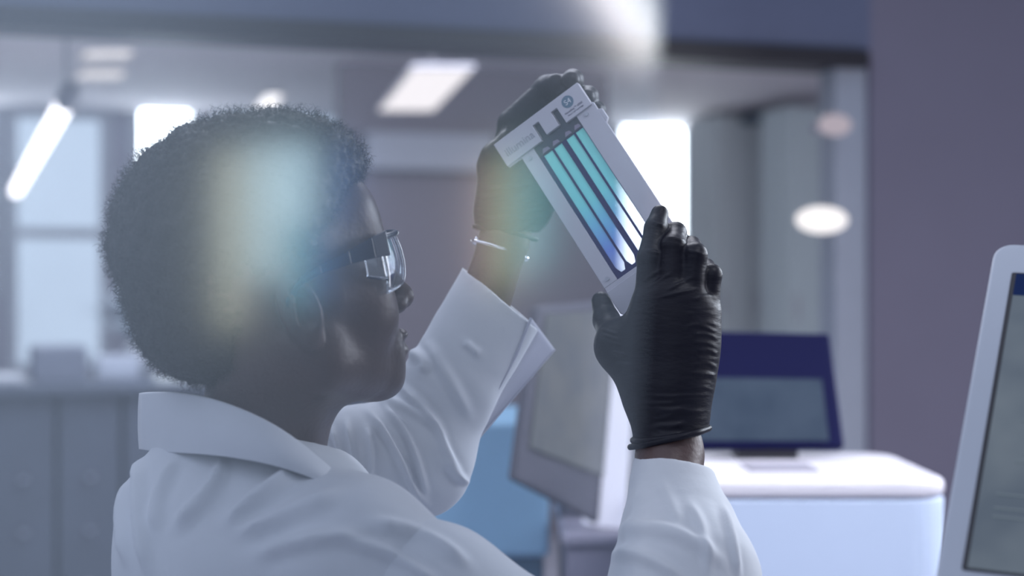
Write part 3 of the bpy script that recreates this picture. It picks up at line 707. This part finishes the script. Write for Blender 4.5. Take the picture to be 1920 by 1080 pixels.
# far sleeve with its wide cuff
fF = Field(*bounds([J(520, 700, 1.95), J(1060, 1010, 1.70), J(1060, 460, 1.95), J(560, 1010, 1.70)], 0.01), 0.0021)
fl = ((0.35, 1, 0.0), 0.72)
fF.cap(SL + [0, 0, 0.0], J(700, 868, 1.81), 0.052, 0.056, 0.02); fF.cap(J(700, 868, 1.81), J(782, 866, 1.81), 0.056, 0.054, 0.03)
fF.cap(J(782, 866, 1.81), J(838, 735, 1.815), 0.052, 0.052, 0.03, flat=fl)
fF.cap(J(838, 735, 1.815), J(955, 530, 1.835), 0.052, 0.0535, 0.01, flat=fl)
fF.cap(J(872, 680, 1.82), J(977, 492, 1.838), 0.043, 0.0470, 0.002, 'sub', flat=fl)
c1, c2 = J(862, 497, 1.84), J(1003, 612, 1.84); across = (c2 - c1) / np.linalg.norm(c2 - c1); up_ = np.cross(across, np.array([0.0, 1.0, 0.0]))
if up_[2] < 0: up_ = -up_
fF.plane_cut((c1 + c2) / 2, up_)
fv, ff_ = fF.mesh(1)
folds = [([(690, 770), (740, 840), (780, 920), (800, 945)], 9, 0.006), ([(720, 760), (775, 830), (800, 930)], 8, 0.005), ([(650, 790), (665, 850), (660, 905)], 8, 0.005),
         ([(622, 800), (638, 850), (640, 895)], 7, 0.004), ([(600, 800), (620, 840), (632, 890)], 5, 0.003), ([(690, 800), (700, 860), (695, 910)], 10, 0.005),
         ([(750, 720), (820, 790), (835, 850), (870, 905)], 10, 0.005), ([(800, 640), (850, 720), (880, 780)], 14, 0.003), ([(770, 660), (800, 680), (790, 700)], 14, 0.004),
         ([(830, 860), (850, 890), (880, 905)], 8, 0.003), ([(870, 640), (900, 665)], 10, 0.002), ([(700, 745), (760, 760), (820, 800)], 12, 0.003)]
fv = sculpt(fv, ff_, folds, gain=1.6); fv += normals(fv, ff_) * (0.0006 * noise3(fv, 60, 6))[:, None]
sl2 = npmesh('sleeve', fv, ff_, M['coat'], coat)
# the open vent of the far cuff: a backlit single layer of cloth
def sheet(name, rows, m, parent, th=0.0012, sub=2):
    R_n = len(rows); C_n = len(rows[0]); vs = [Vector(p) for r in rows for p in r]
    fs = [(i * C_n + j, i * C_n + j + 1, (i + 1) * C_n + j + 1, (i + 1) * C_n + j) for i in range(R_n - 1) for j in range(C_n - 1)]
    o = link(name, mesh(name, vs, fs), m, parent, True)
    if sub: s_ = o.modifiers.new('subdivision', 'SUBSURF'); s_.levels = sub; s_.render_levels = sub; s_.boundary_smooth = 'PRESERVE_CORNERS'
    t = o.modifiers.new('thickness', 'SOLIDIFY'); t.thickness = th; t.offset = 0
    return o
def lrp(a, b, t): return Vector(a) * (1 - t) + Vector(b) * t
e0, e1 = P(996, 596, 1.80), P(896, 818, 1.80); g0, g1 = P(1040, 655, 1.86), P(896, 824, 1.81)
rows = [[lrp(lrp(e0, e1, t), lrp(g0, g1, t), s_) + Vector((0, 0.010 * math.sin(math.pi * s_), 0)) for s_ in (0, .15, .35, .6, .85, 1)] for t in (0, .12, .3, .5, .7, .85, 1)]
sheet('cuff_vent', rows, M['coat_thin'], coat)
MB().tube([g0, lrp(g0, g1, .5), g1], 0.0012, 8).build('hem', M['coat_thin'], coat)
MB().tube([e0 - Vector((0, .002, 0)), lrp(e0, e1, .3) + Vector((.002, -.002, 0)), lrp(e0, e1, .6) - Vector((0.001, .002, 0)), e1 - Vector((0, .002, 0))], 0.0016, 8).build('hem', M['coat_thin'], coat)

# collar: folded band round the neck, running down into the lapel
top = [P(262, 737, 1.66), P(300, 733, 1.58), P(360, 737, 1.535), P(430, 756, 1.50), P(510, 792, 1.485), P(570, 836, 1.49), P(618, 878, 1.50), P(665, 915, 1.525)]
bot = [P(262, 842, 1.665), P(300, 848, 1.555), P(360, 850, 1.512), P(430, 856, 1.485), P(510, 870, 1.470), P(570, 890, 1.475), P(625, 912, 1.490), P(668, 930, 1.515)]
rows = []
for t in (0, 0.04, 0.2, 0.45, 0.7, 0.92, 1.0):
    r = []
    for a, b in zip(top, bot):
        q = lrp(a, b, t); r.append(q + Vector((0, -0.006 * math.sin(math.pi * t), 0)))
    rows.append(r)
rows = [[p + Vector((0.012, 0.025, -0.035)) for p in rows[0]], [p + Vector((0.004, 0.010, -0.004)) for p in rows[0]]] + rows
sheet('collar', rows, M['coat'], coat, 0.0018)
# far half of the collar, seen as a sliver past the nape and in front of the throat
top2 = [P(262, 737, 1.66), P(290, 733, 1.72), P(380, 745, 1.76), P(480, 790, 1.76), P(560, 850, 1.72), P(600, 890, 1.66)]
bot2 = [P(262, 842, 1.665), P(290, 842, 1.75), P(380, 850, 1.79), P(480, 880, 1.79), P(560, 910, 1.75), P(610, 930, 1.68)]
sheet('collar', [[lrp(a, b, t) for a, b in zip(top2, bot2)] for t in (0, .05, .3, .6, 1)], M['coat'], coat, 0.0018)
# dark top worn under the coat
tF = Field(*bounds([NB], 0.12), 0.004); tF.cap(NB + [0, 0, -0.02], NB + [-.02, 0, 0.035], 0.066, 0.063, 0); tF.cap(NB + [0, 0, 0.0], NB + [-.02, 0, 0.12], 0.060, 0.058, 0.002, 'sub')
tv, tf = tF.mesh(1); npmesh('undershirt', tv, tf, M['shirt'], person)

# ------------------------------------------------------------------ gloves
RD = 1.64
def hand_r(F):
    k = 0.012
    W_ = J(1256, 800, RD)
    mc = [(J(1222, 565, RD), .0165), (J(1256, 553, RD - .006), .0165), (J(1292, 562, RD - .004), .016), (J(1322, 585, RD + .006), .015)]
    wr = [J(1232, 770, RD), J(1248, 770, RD - .002), J(1266, 770, RD), J(1282, 772, RD + .004)]
    for (m_, r_), w_ in zip(mc, wr): F.cap(w_, m_, .021, r_, 0.020)
    F.ell(J(1262, 650, RD), (.041, .022, .055), 0.02)
    F.cap(J(1255, 842, 1.63), W_, .0330, .0300, 0.01, flat=((0, 1, 0), 0.85)); F.cap(W_, J(1256, 730, RD), .0305, .0330, 0.02, flat=((0, 1, 0), 0.8))
    fing = [[J(1222, 565, RD), J(1219, 485, RD + .004), J(1229, 428, RD + .016), J(1237, 401, RD + .026)],
            [J(1256, 553, RD - .006), J(1262, 462, RD - .002), J(1267, 436, RD + .024), J(1262, 440, RD + .045)],
            [J(1292, 562, RD - .004), J(1303, 478, RD - .006), J(1296, 462, RD + .024), J(1275, 478, RD + .042)],
            [J(1322, 585, RD + .006), J(1334, 515, RD + .004), J(1324, 502, RD + .030), J(1300, 512, RD + .046)]]
    rad = [(.0165, .0125, .0105, .0088), (.0160, .0118, .0100, .0088), (.0155, .0115, .0095, .0085), (.0140, .0098, .0085, .0078)]
    for f, r in zip(fing, rad):
        G = Field.__new__(Field); G.__dict__.update(F.__dict__); G.F = np.full_like(F.F, 0.05)
        for i in range(3): G.cap(f[i], f[i + 1], r[i], r[i + 1], 0.004)
        F.F = F.smin(F.F, G.F, 0.0035)
    th = [J(1216, 730, RD + .008), J(1163, 650, RD + .030), J(1137, 600, RD + .070), J(1127, 565, RD + .088)]
    F.cap(th[0], th[1], .026, .0200, 0.02); F.cap(th[1], th[2], .0180, .0135, 0.012); F.cap(th[2], th[3], .0130, .0100, 0.004)
    F.cap(th[1], J(1225, 600, RD + .01), .014, .014, 0.03)
gF = Field(*bounds([J(1100, 380, 1.60), J(1360, 860, 1.60), J(1100, 380, 1.76), J(1360, 860, 1.76)], 0.006), 0.0014)
hand_r(gF)
gF.plane_cut(J(1255, 824, 1.63), J(1265, 900, 1.63) - J(1252, 800, 1.63) + np.array([0.008, -0.0, 0]))
gF.cap(J(1255, 900, 1.63), J(1256, 805, 1.635), .030, .0285, 0.001, 'sub', flat=((0, 1, 0), 0.85))
gv, gf = gF.mesh(1)
wr = random.Random(11); st = []
for k in range(16):   # creases round the wrist
    y = 742 + k * 5.2 + wr.uniform(-3, 3); x0 = wr.uniform(1185, 1230); x1 = wr.uniform(1270, 1330)
    st.append(([(x0, y + wr.uniform(-5, 5)), ((x0 + x1) / 2, y + wr.uniform(-3, 6)), (x1, y + wr.uniform(-9, 3))], wr.uniform(3, 6), wr.uniform(.0005, .0013)))
for k in range(13):   # creases on the little finger side of the palm
    y = 560 + k * 13.5 + wr.uniform(-3, 3); x0 = wr.uniform(1285, 1310)
    st.append(([(x0, y + 4), (x0 + 22, y + wr.uniform(-6, 6)), (1345, y + 6 + wr.uniform(-8, 8))], wr.uniform(3.0, 6), wr.uniform(.0004, .0010)))
for k in range(10):   # creases running from the thumb root
    a = wr.uniform(0, 1); st.append(([(1120 + 40 * a, 600 + 90 * a), (1150 + 36 * a, 612 + 80 * a)], 3.2, .0008))
for (a, b) in (((1222, 418), (1246, 424)), ((1212, 470), (1240, 476)), ((1250, 445), (1282, 452)), ((1288, 470), (1320, 478)), ((1215, 540), (1260, 512)), ((1205, 530), (1240, 505)), ((1250, 545), (1300, 520)), ((1230, 560), (1320, 540))):
    st.append(([a, ((a[0] + b[0]) / 2, (a[1] + b[1]) / 2 - 2), b], 4, .0009))
gv = sculpt(gv, gf, st)
gl = npmesh('glove', gv, gf, M['glove'], person)
def ring(c, a, b, n=48, wob=0.0, seed=1):
    r = random.Random(seed); ph = r.uniform(0, 6)
    return [Vector(c) + Vector(a) * math.cos(2 * math.pi * i / n) * (1 + wob * math.sin(5 * 2 * math.pi * i / n + ph)) + Vector(b) * math.sin(2 * math.pi * i / n) * (1 + wob * math.sin(4 * 2 * math.pi * i / n)) for i in range(n + 1)]
c_ = P(1257, 815, 1.632); a_ = P(1327, 803, 1.632) - c_
MB().tube(ring(c_, a_, (0, 0.029, 0.0), wob=0.04), 0.0032, 10, False).build('rolled_cuff', M['glove'], gl, True)
c_ = P(1254, 822, 1.632); a_ = P(1323, 806, 1.632) - c_
MB().tube(ring(c_, a_, (0, 0.030, -0.002), wob=0.05, seed=2), 0.0030, 10, False).build('rolled_cuff', M['glove'], gl, True)

LD = 1.835
gF = Field(*bounds([J(890, 120, 1.74), J(1150, 470, 1.74), J(890, 120, 1.88), J(1150, 470, 1.88)], 0.008), 0.0015)
W_ = J(950, 420, LD)
F = gF
F.cap(J(942, 446, LD), J(955, 390, LD), .0290, .0290, 0.01, flat=((0, 1, 0), 0.8))
for (a, b, r0, r1) in ((J(935, 400, LD), J(965, 235, LD), .020, .017), (J(955, 400, LD), J(1000, 240, LD + .004), .022, .018), (J(975, 395, LD), J(1030, 262, LD + .004), .022, .017), (J(990, 392, LD), J(1050, 295, LD), .020, .016)):
    F.cap(a, b, r0, r1, 0.02)
F.ell(J(985, 330, LD), (.034, .020, .050), 0.02)
fing = [[J(965, 235, LD), J(1028, 168, LD - .010), J(1042, 158, LD - .045)],
        [J(1000, 240, LD + .004), J(1068, 166, LD - .006), J(1074, 150, LD - .040), J(1070, 150, LD - .060)],
        [J(1030, 262, LD + .004), J(1092, 192, LD - .004), J(1103, 180, LD - .035), J(1100, 182, LD - .055)],
        [J(1050, 295, LD), J(1105, 220, LD - .004), J(1119, 206, LD - .030), J(1117, 206, LD - .045)]]
rad = [(.0190, .0150, .0115), (.0155, .0120, .0105, .0095), (.0150, .0112, .0098, .0085), (.0130, .0095, .0085, .0078)]
for f, r in zip(fing, rad):
    G = Field.__new__(Field); G.__dict__.update(F.__dict__); G.F = np.full_like(F.F, 0.05)
    for i in range(len(f) - 1): G.cap(f[i], f[i + 1], r[i], r[i + 1], 0.006)
    F.F = F.smin(F.F, G.F, 0.004)
F.cap(J(935, 385, LD - .01), J(924, 312, LD - .018), .021, .0150, 0.02); F.cap(J(924, 312, LD - .018), J(926, 292, LD - .028), .0145, .0115, 0.01); F.cap(J(926, 292, LD - .028), J(950, 262, LD - .022), .0115, .0100, 0.01)
F.plane_cut(J(945, 434, LD), J(935, 500, LD) - J(955, 420, LD) + np.array([0.01, 0, 0]))
F.cap(J(935, 480, LD), J(952, 420, LD), .0265, .0262, 0.001, 'sub', flat=((0, 1, 0), 0.8))
gv, gf = F.mesh(1); st = []
for k in range(22):
    y = 345 + k * 4.3; x1 = wr.uniform(985, 1020)
    st.append(([(wr.uniform(900, 960), y + 4 + wr.uniform(-8, 8)), (x1 - 25, y + wr.uniform(-6, 6)), (x1, y - 8 + wr.uniform(-4, 4))], wr.uniform(3, 5.5), wr.uniform(.0008, .002)))
for k in range(7): st.append(([(935 + 11 * k, 290 - 9 * k), (962 + 11 * k, 205 - 4 * k)], 4, .0008))
gv = sculpt(gv, gf, st)
gl2 = npmesh('glove', gv, gf, M['glove'], person)
c_ = P(944, 436, LD); a_ = P(1002, 448, LD) - c_
MB().tube(ring(c_, a_, (0, 0.024, 0.0), wob=0.06, seed=4), 0.0026, 10, False).build('rolled_cuff', M['glove'], gl2, True)

# ------------------------------------------------------------------ bracelet
m_sil = mat('polished_silver', (0.85, 0.86, 0.92), 0.12, metal=1.0, noise=0.02)
c_ = P(936, 468, LD); a_ = P(986, 484, LD) - c_
e = empty('bracelet', c_, 'thin silver bangle on the raised wrist between the glove and the cuff', 'bracelet')
MB().tube(ring(c_, a_, (0, 0.0265, -0.002)), 0.0020, 10, False).build('band', m_sil, e, True)
for (x, y) in ((897, 449), (936, 466), (984, 484)):
    q = P(x, y, LD - .020 if x == 936 else LD - 0.006); MB().tube([q - Vector((.004, 0, -.001)), q - Vector((.002, 0, -.0005)), q + Vector((.002, 0, -.0005)), q + Vector((.004, 0, -.001))], [0.0018, .0034, .0034, .0018], 12).build('bead', m_sil, e, True)

# ------------------------------------------------------------------ safety glasses
m_lens = glassy('clear_lens', (0.90, 0.93, 0.97), 0.22, 0.04)
m_frame = mat('dark_glasses_frame', (0.02, 0.025, 0.05), 0.25, noise=0.05)
e = empty('safety_glasses', Vector(h2w((0.09, 0, 0.03))), 'clear safety glasses with dark temples worn on her face', 'glasses')
def HV(x, y, z): return Vector(h2w((x, y, z)))
for s in (-1, 1):
    rows = []
    for i in range(8):
        zz = 0.046 - 0.050 * i / 7; r = []
        for j in range(9):
            yy = s * (0.004 + 0.064 * j / 8); w = (abs(yy) / 0.068); sq = 1 - 0.35 * (1 - j / 8) * (i / 7) ** 2
            r.append(HV(0.119 - 0.040 * w ** 2.2 - 0.004 * ((i - 3.5) / 3.5) ** 2, yy, 0.020 + (zz - 0.020) * sq))
        rows.append(r)
    sheet('lens', rows, m_lens, e, 0.0018, 1)
    # side shield and temple
    rows = [[HV(0.079 - 0.020 * j / 4, s * (0.068 + 0.004 * j / 4), 0.026 + (0.018 - 0.007 * j / 4) * (1 - 2 * i / 4)) for j in range(5)] for i in range(5)]
    sheet('side_shield', rows, m_lens, e, 0.0015, 1)
    tp = MB(); pts = [(0.086, 0.066, 0.041), (0.070, 0.0715, 0.040), (0.045, 0.075, 0.036), (0.015, 0.078, 0.031), (-0.005, 0.079, 0.025), (-0.022, 0.078, 0.008)]
    for a, b in zip(pts[:-1], pts[1:]):
        hA, hB = [0.0115 if q[0] > 0.08 else 0.0095 if q[0] > 0.06 else 0.006 if q[0] > 0.04 else 0.0035 for q in (a, b)]
        A4 = [HV(a[0], s * a[1], a[2] - hA), HV(a[0], s * (a[1] + .003), a[2] - hA), HV(a[0], s * (a[1] + .003), a[2] + hA), HV(a[0], s * a[1], a[2] + hA)]
        B4 = [HV(b[0], s * b[1], b[2] - hB), HV(b[0], s * (b[1] + .003), b[2] - hB), HV(b[0], s * (b[1] + .003), b[2] + hB), HV(b[0], s * b[1], b[2] + hB)]
        tp.add(A4 + B4, [(0, 1, 5, 4), (1, 2, 6, 5), (2, 3, 7, 6), (3, 0, 4, 7), (3, 2, 1, 0), (4, 5, 6, 7)])
    tp.build('temple', m_frame, e, bev=0.0008)
MB().tube([HV(0.119 - 0.040 * (abs(y) / 0.068) ** 2.2 - 0.003, y, 0.0465) for y in np.linspace(-0.068, 0.068, 25)], 0.0030, 8).build('brow_bar', m_frame, e, True)
MB().tube([HV(0.080 - .021 * t, -0.068 - .004 * t, 0.008 + 0.007 * t) for t in (0, .5, 1)], 0.0010, 6).build('lower_rim', m_frame, e, True)

# ------------------------------------------------------------------ the cartridge
CO = P(927, 274, 1.78); CX = Vector((0.812, -0.25, 0.584)).normalized(); CY = Vector((0.524, -0.28, -0.851)).normalized()
CY = (CY - CX * CY.dot(CX)).normalized(); CN = CX.cross(CY).normalized()
if CN.y > 0: CN = -CN
S_ = 1 / 1760.0
def C(a, b, h=0): return CO + (CX * a + CY * b + CN * h) * S_     # a across, b along, h towards the viewer; unit about half a millimetre
e = cart = empty('flow_cell_cartridge', C(100, 200), 'white flat cartridge with four glass lanes painted with a cyan sheen held up between both gloves', 'cartridge')
m_w = mat('white_cartridge_plastic', (0.52, 0.51, 0.57), 0.38, noise=0.02)
m_w2 = mat('pale_cartridge_plastic', (0.44, 0.45, 0.51), 0.4, noise=0.02)
def plate(pts, h0, h1, name, m, parent=e, bev=0.0008):
    return MB().prism([C(a, b, h0) for a, b in pts], CN * ((h1 - h0) * S_)).build(name, m, parent, bev=bev, seg=3)
# frame with its window: four rails
FX0, FX1, FY0, FY1 = 60, 158, 44, 338
fr = MB()
for pts in ([(32, 46), (FX0, 46), (FX0, 342), (32, 342)], [(FX1, 46), (198, 46), (198, 342), (FX1, 342)], [(32, 342), (198, 342), (198, 350), (32, 350)]):
    fr.prism([C(a, b, -5) for a, b in pts], CN * (10 * S_))
fr.build('frame', m_w, e, bev=0.0006)
# head bar with two open slots (built round the slots)
hb = MB()
hb.prism([C(a, b, -6) for a, b in [(2, 0), (194, 0), (194, 50), (137, 50), (137, 16), (124, 16), (124, 46), (95, 46), (95, 16), (82, 16), (82, 50), (2, 50)]], CN * (15 * S_))
hb.build('head_bar', m_w, e, bev=0.0006)
plate([(196, 62), (205, 66), (205, 86), (198, 92)], -5, 5, 'side_tab', m_w)
plate([(32, 350), (112, 350), (112, 396), (106, 402), (36, 402), (32, 396)], -7, 8, 'end_block', m_w)
plate([(120, 350), (150, 350), (150, 362), (120, 362)], -4, 6, 'end_clip', m_w)
m_ink = mat('navy_flow_cell_border', (0.012, 0.006, 0.10), 0.35, noise=0.1, spec=0.15)
m_dk = mat('dark_manifold', (0.03, 0.04, 0.07), 0.35, noise=0.1)
for a in (83, 125): plate([(a, 16), (a + 11, 16), (a + 11, 52), (a, 52)], -3, 1, 'slot_pin', m_dk)
# flow cell: border strips between the lanes, glass lanes
LA = [(68, 87), (91, 109), (119, 136), (140, 157)]
fc = plate([(60, 44), (154, 44), (158, 50), (158, 72), (60, 72)], -3, 2, 'manifold', m_dk, e, 0.0004)
bd = MB(); edges = [(60, 68)] + [(LA[i][1], LA[i + 1][0]) for i in range(3)] + [(157, 160)]
for a0, a1 in edges: bd.prism([C(a, b, -2) for a, b in ((a0, 70), (a1, 70), (a1, 343), (a0, 343))], CN * (3.5 * S_))
for a0, a1 in LA:   # the tapered ends
    w = a1 - a0
    bd.prism([C(a, b, -2) for a, b in ((a0, 322), (a0 + w * .28, 334), (a0 + w * .72, 334), (a1, 322), (a1, 343), (a0, 343))], CN * (3.5 * S_))
    bd.prism([C(a, b, -2) for a, b in ((a0, 70), (a1, 70), (a1, 73), (a0, 73))], CN * (3.5 * S_))
bd.prism([C(a, b, -2) for a, b in ((96, 338), (130, 338), (130, 352), (96, 352))], CN * (3.5 * S_))
bd.build('border', m_ink, e)
def lane_mat():
    m = bpy.data.materials.new('lane_glass_painted_sheen'); m.use_nodes = True; nt = m.node_tree; b = nt.nodes['Principled BSDF']
    tc = nt.nodes.new('ShaderNodeTexCoord'); sp = nt.nodes.new('ShaderNodeVectorMath'); sp.operation = 'DOT_PRODUCT'; sp.inputs[1].default_value = tuple(CY)
    mr = nt.nodes.new('ShaderNodeMapRange'); base_d = (CO).dot(CY)
    o0 = C(0, 70).dot(CY); o1 = C(0, 338).dot(CY); mr.inputs[1].default_value = o0; mr.inputs[2].default_value = o1
    cr = nt.nodes.new('ShaderNodeValToRGB'); el = cr.color_ramp.elements
    el[0].position = 0.0; el[0].color = (0.36, 0.97, 0.90, 1); el[1].position = 1.0; el[1].color = (0.35, 0.45, 0.75, 1)  # thin-film reflection painted into the lane colour as a cyan to blue ramp
    for p_, c in ((0.45, (0.28, 0.90, 0.90, 1)), (0.66, (0.22, 0.62, 0.90, 1)), (0.82, (0.20, 0.35, 0.85, 1))):
        x = el.new(p_); x.color = c
    nz = nt.nodes.new('ShaderNodeTexNoise'); nz.inputs['Scale'].default_value = 60
    geo = nt.nodes.new('ShaderNodeNewGeometry')
    nt.links.new(geo.outputs['Position'], sp.inputs[0]); nt.links.new(sp.outputs['Value'], mr.inputs[0]); nt.links.new(mr.outputs[0], cr.inputs[0]); nt.links.new(cr.outputs[0], b.inputs['Base Color'])
    b.inputs['Roughness'].default_value = 0.12
    tl = nt.nodes.new('ShaderNodeBsdfTranslucent'); nt.links.new(cr.outputs[0], tl.inputs[0])
    m1 = nt.nodes.new('ShaderNodeMixShader'); m1.inputs[0].default_value = 0.25; nt.links.new(b.outputs[0], m1.inputs[1]); nt.links.new(tl.outputs[0], m1.inputs[2])
    tr = nt.nodes.new('ShaderNodeBsdfTransparent'); m2 = nt.nodes.new('ShaderNodeMixShader'); m2.inputs[0].default_value = 0.60
    nt.links.new(tr.outputs[0], m2.inputs[1]); nt.links.new(m1.outputs[0], m2.inputs[2]); nt.links.new(m2.outputs[0], nt.nodes['Material Output'].inputs[0])
    return m
m_lane = lane_mat()
for a0, a1 in LA:
    w = a1 - a0
    plate([(a0, 73), (a1, 73), (a1, 322), (a0 + w * .72, 334), (a0 + w * .28, 334), (a0, 322)], -1, 0, 'lane', m_lane, e, 0)
m_tri = mat('pale_port', (0.24, 0.21, 0.30), 0.4)
for a0, a1 in LA: plate([(a0 + 1, 69), (a1 - 1, 69), (a1 - 3, 63), (a0 + 6, 61)], 2.2, 2.8, 'port', m_tri, e, 0)
for (a, b) in ((46, 62), (176, 58), (46, 330), (180, 330)):
    MB().tube([C(a, b, 4), C(a, b, 7)], 0.0022, 14).build('screw', m_w2, e)
def text(name, s, size, a, b, h, m, ext=0.0001, parent=e):
    cu = bpy.data.curves.new(name, 'FONT'); cu.body = s; cu.size = size * S_; cu.extrude = ext; cu.align_x = 'CENTER'; cu.align_y = 'CENTER'
    t = bpy.data.objects.new(name, cu); COL.objects.link(t); bpy.context.view_layer.update()
    me = bpy.data.meshes.new_from_object(t.evaluated_get(bpy.context.evaluated_depsgraph_get())); bpy.data.objects.remove(t)
    mt = Matrix((CX, -CY, CN)).transposed().to_4x4(); mt.translation = C(a, b, h)
    me.transform(mt); return link(name, me, m, parent)
pts = [(160 + 11.5 * math.cos(t), 19 + 11.5 * math.sin(t)) for t in np.linspace(0, 2 * math.pi, 40)[:-1]]
m_teal = mat('teal_badge_ink', (0.09, 0.17, 0.25), 0.5); bad = plate(pts, 9, 9.4, 'badge', m_teal, e, 0)
text('badge_text', 'S4', 14, 160, 19.5, 9.7, mat('white_ink', (0.7, 0.72, 0.78), 0.5), parent=bad)
m_inkd = mat('dark_ink', (0.08, 0.07, 0.13), 0.6)
text('small_print', 'NovaSeq™ 6000', 5.6, 163, 36, 9.3, m_inkd); text('small_print', 'Flow Cell Cartridge', 4.2, 164, 42, 9.3, m_inkd)
text('embossed_lettering', 'illumina', 21, 44, 29, 9.3, mat('grey_lettering', (0.33, 0.33, 0.40), 0.5), 0.0003)

# ------------------------------------------------------------------ glass partition between the viewer and her
GD = 0.72
g_t, g_b = P(1246, -60, GD), P(1178, 1140, GD)
gx = Vector((1, 0.115, 0)).normalized(); gn = gx.cross((g_b - g_t).normalized()).normalized()
if gn.y > 0: gn = -gn
# the free edge leans a little; the sheet stands on the bench rail below the picture
dvec = (g_b - g_t).normalized()
q0 = g_t - dvec * 0.3; q1 = g_t + dvec * 1.0
m_pane = glassy('coated_glass', (0.97, 0.98, 1.0), 0.155, 0.10, (0.84, 0.94, 1.0), 0.3, 3.5)
pane = MB().prism([q0, q1, q1 - gx * 1.2, q0 - gx * 1.2], -gn * 0.005).build('glass_screen', m_pane)
tag(pane, 'clear upright glass screen in front of her, its free edge crossing the near glove', 'glass screen')
# unseen lamps placed behind the viewer, mirrored softly by the screen
def mirror(px, py, L):
    o = Vector((0, 0, CZ)); r = Vector(((px - 960) / FPX, 1, -(py - 540) / FPX)).normalized()
    t = (g_t - o).dot(gn) / r.dot(gn); h = o + r * t; rr_ = r - gn * (2 * r.dot(gn)); return h + rr_ * L, h
def mlamp(name, px, py, wpx, hpx, L, radi, col, rot=0):
    p, h = mirror(px, py, L); dist = (h - Vector((0, 0, CZ))).length + L; w = wpx / FPX * dist; hh = hpx / FPX * dist
    o = area(name, p, h, w, hh, radi * w * hh * math.pi, col)
    q = (h - p).to_track_quat('-Z', 'Y').to_matrix().to_4x4() @ Matrix.Rotation(math.radians(rot), 4, 'Z'); o.rotation_euler = q.to_euler()
    return o
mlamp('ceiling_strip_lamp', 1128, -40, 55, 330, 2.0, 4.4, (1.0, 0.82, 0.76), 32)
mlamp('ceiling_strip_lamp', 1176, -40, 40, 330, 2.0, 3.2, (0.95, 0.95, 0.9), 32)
# unseen coloured lamps added behind the viewer to make rainbow patches in the glass
for (x, y, w, h, L_, c) in ((432, 450, 60, 330, 0.9, (1.0, 0.9, 0.62)), (500, 400, 70, 250, 1.3, (0.8, 0.95, 0.95)), (560, 345, 60, 150, 1.5, (0.7, 0.92, 1.0)), (560, 500, 26, 150, 1.3, (0.30, 0.85, 1.0)),
                            (604, 490, 24, 140, 0.8, (0.10, 0.30, 1.0)), (640, 345, 30, 150, 0.7, (0.12, 0.32, 1.0)),
                            (905, 420, 24, 230, 0.8, (1.0, 0.35, 0.35)), (938, 420, 34, 250, 1.0, (1.0, 0.95, 0.45)), (982, 400, 40, 230, 1.0, (0.6, 1.0, 0.95)), (1020, 410, 24, 170, 0.8, (0.1, 0.75, 0.8))):
    mlamp('rainbow_patch_lamp', x, y, w, h, 2.2, L_ * 1.25, c)
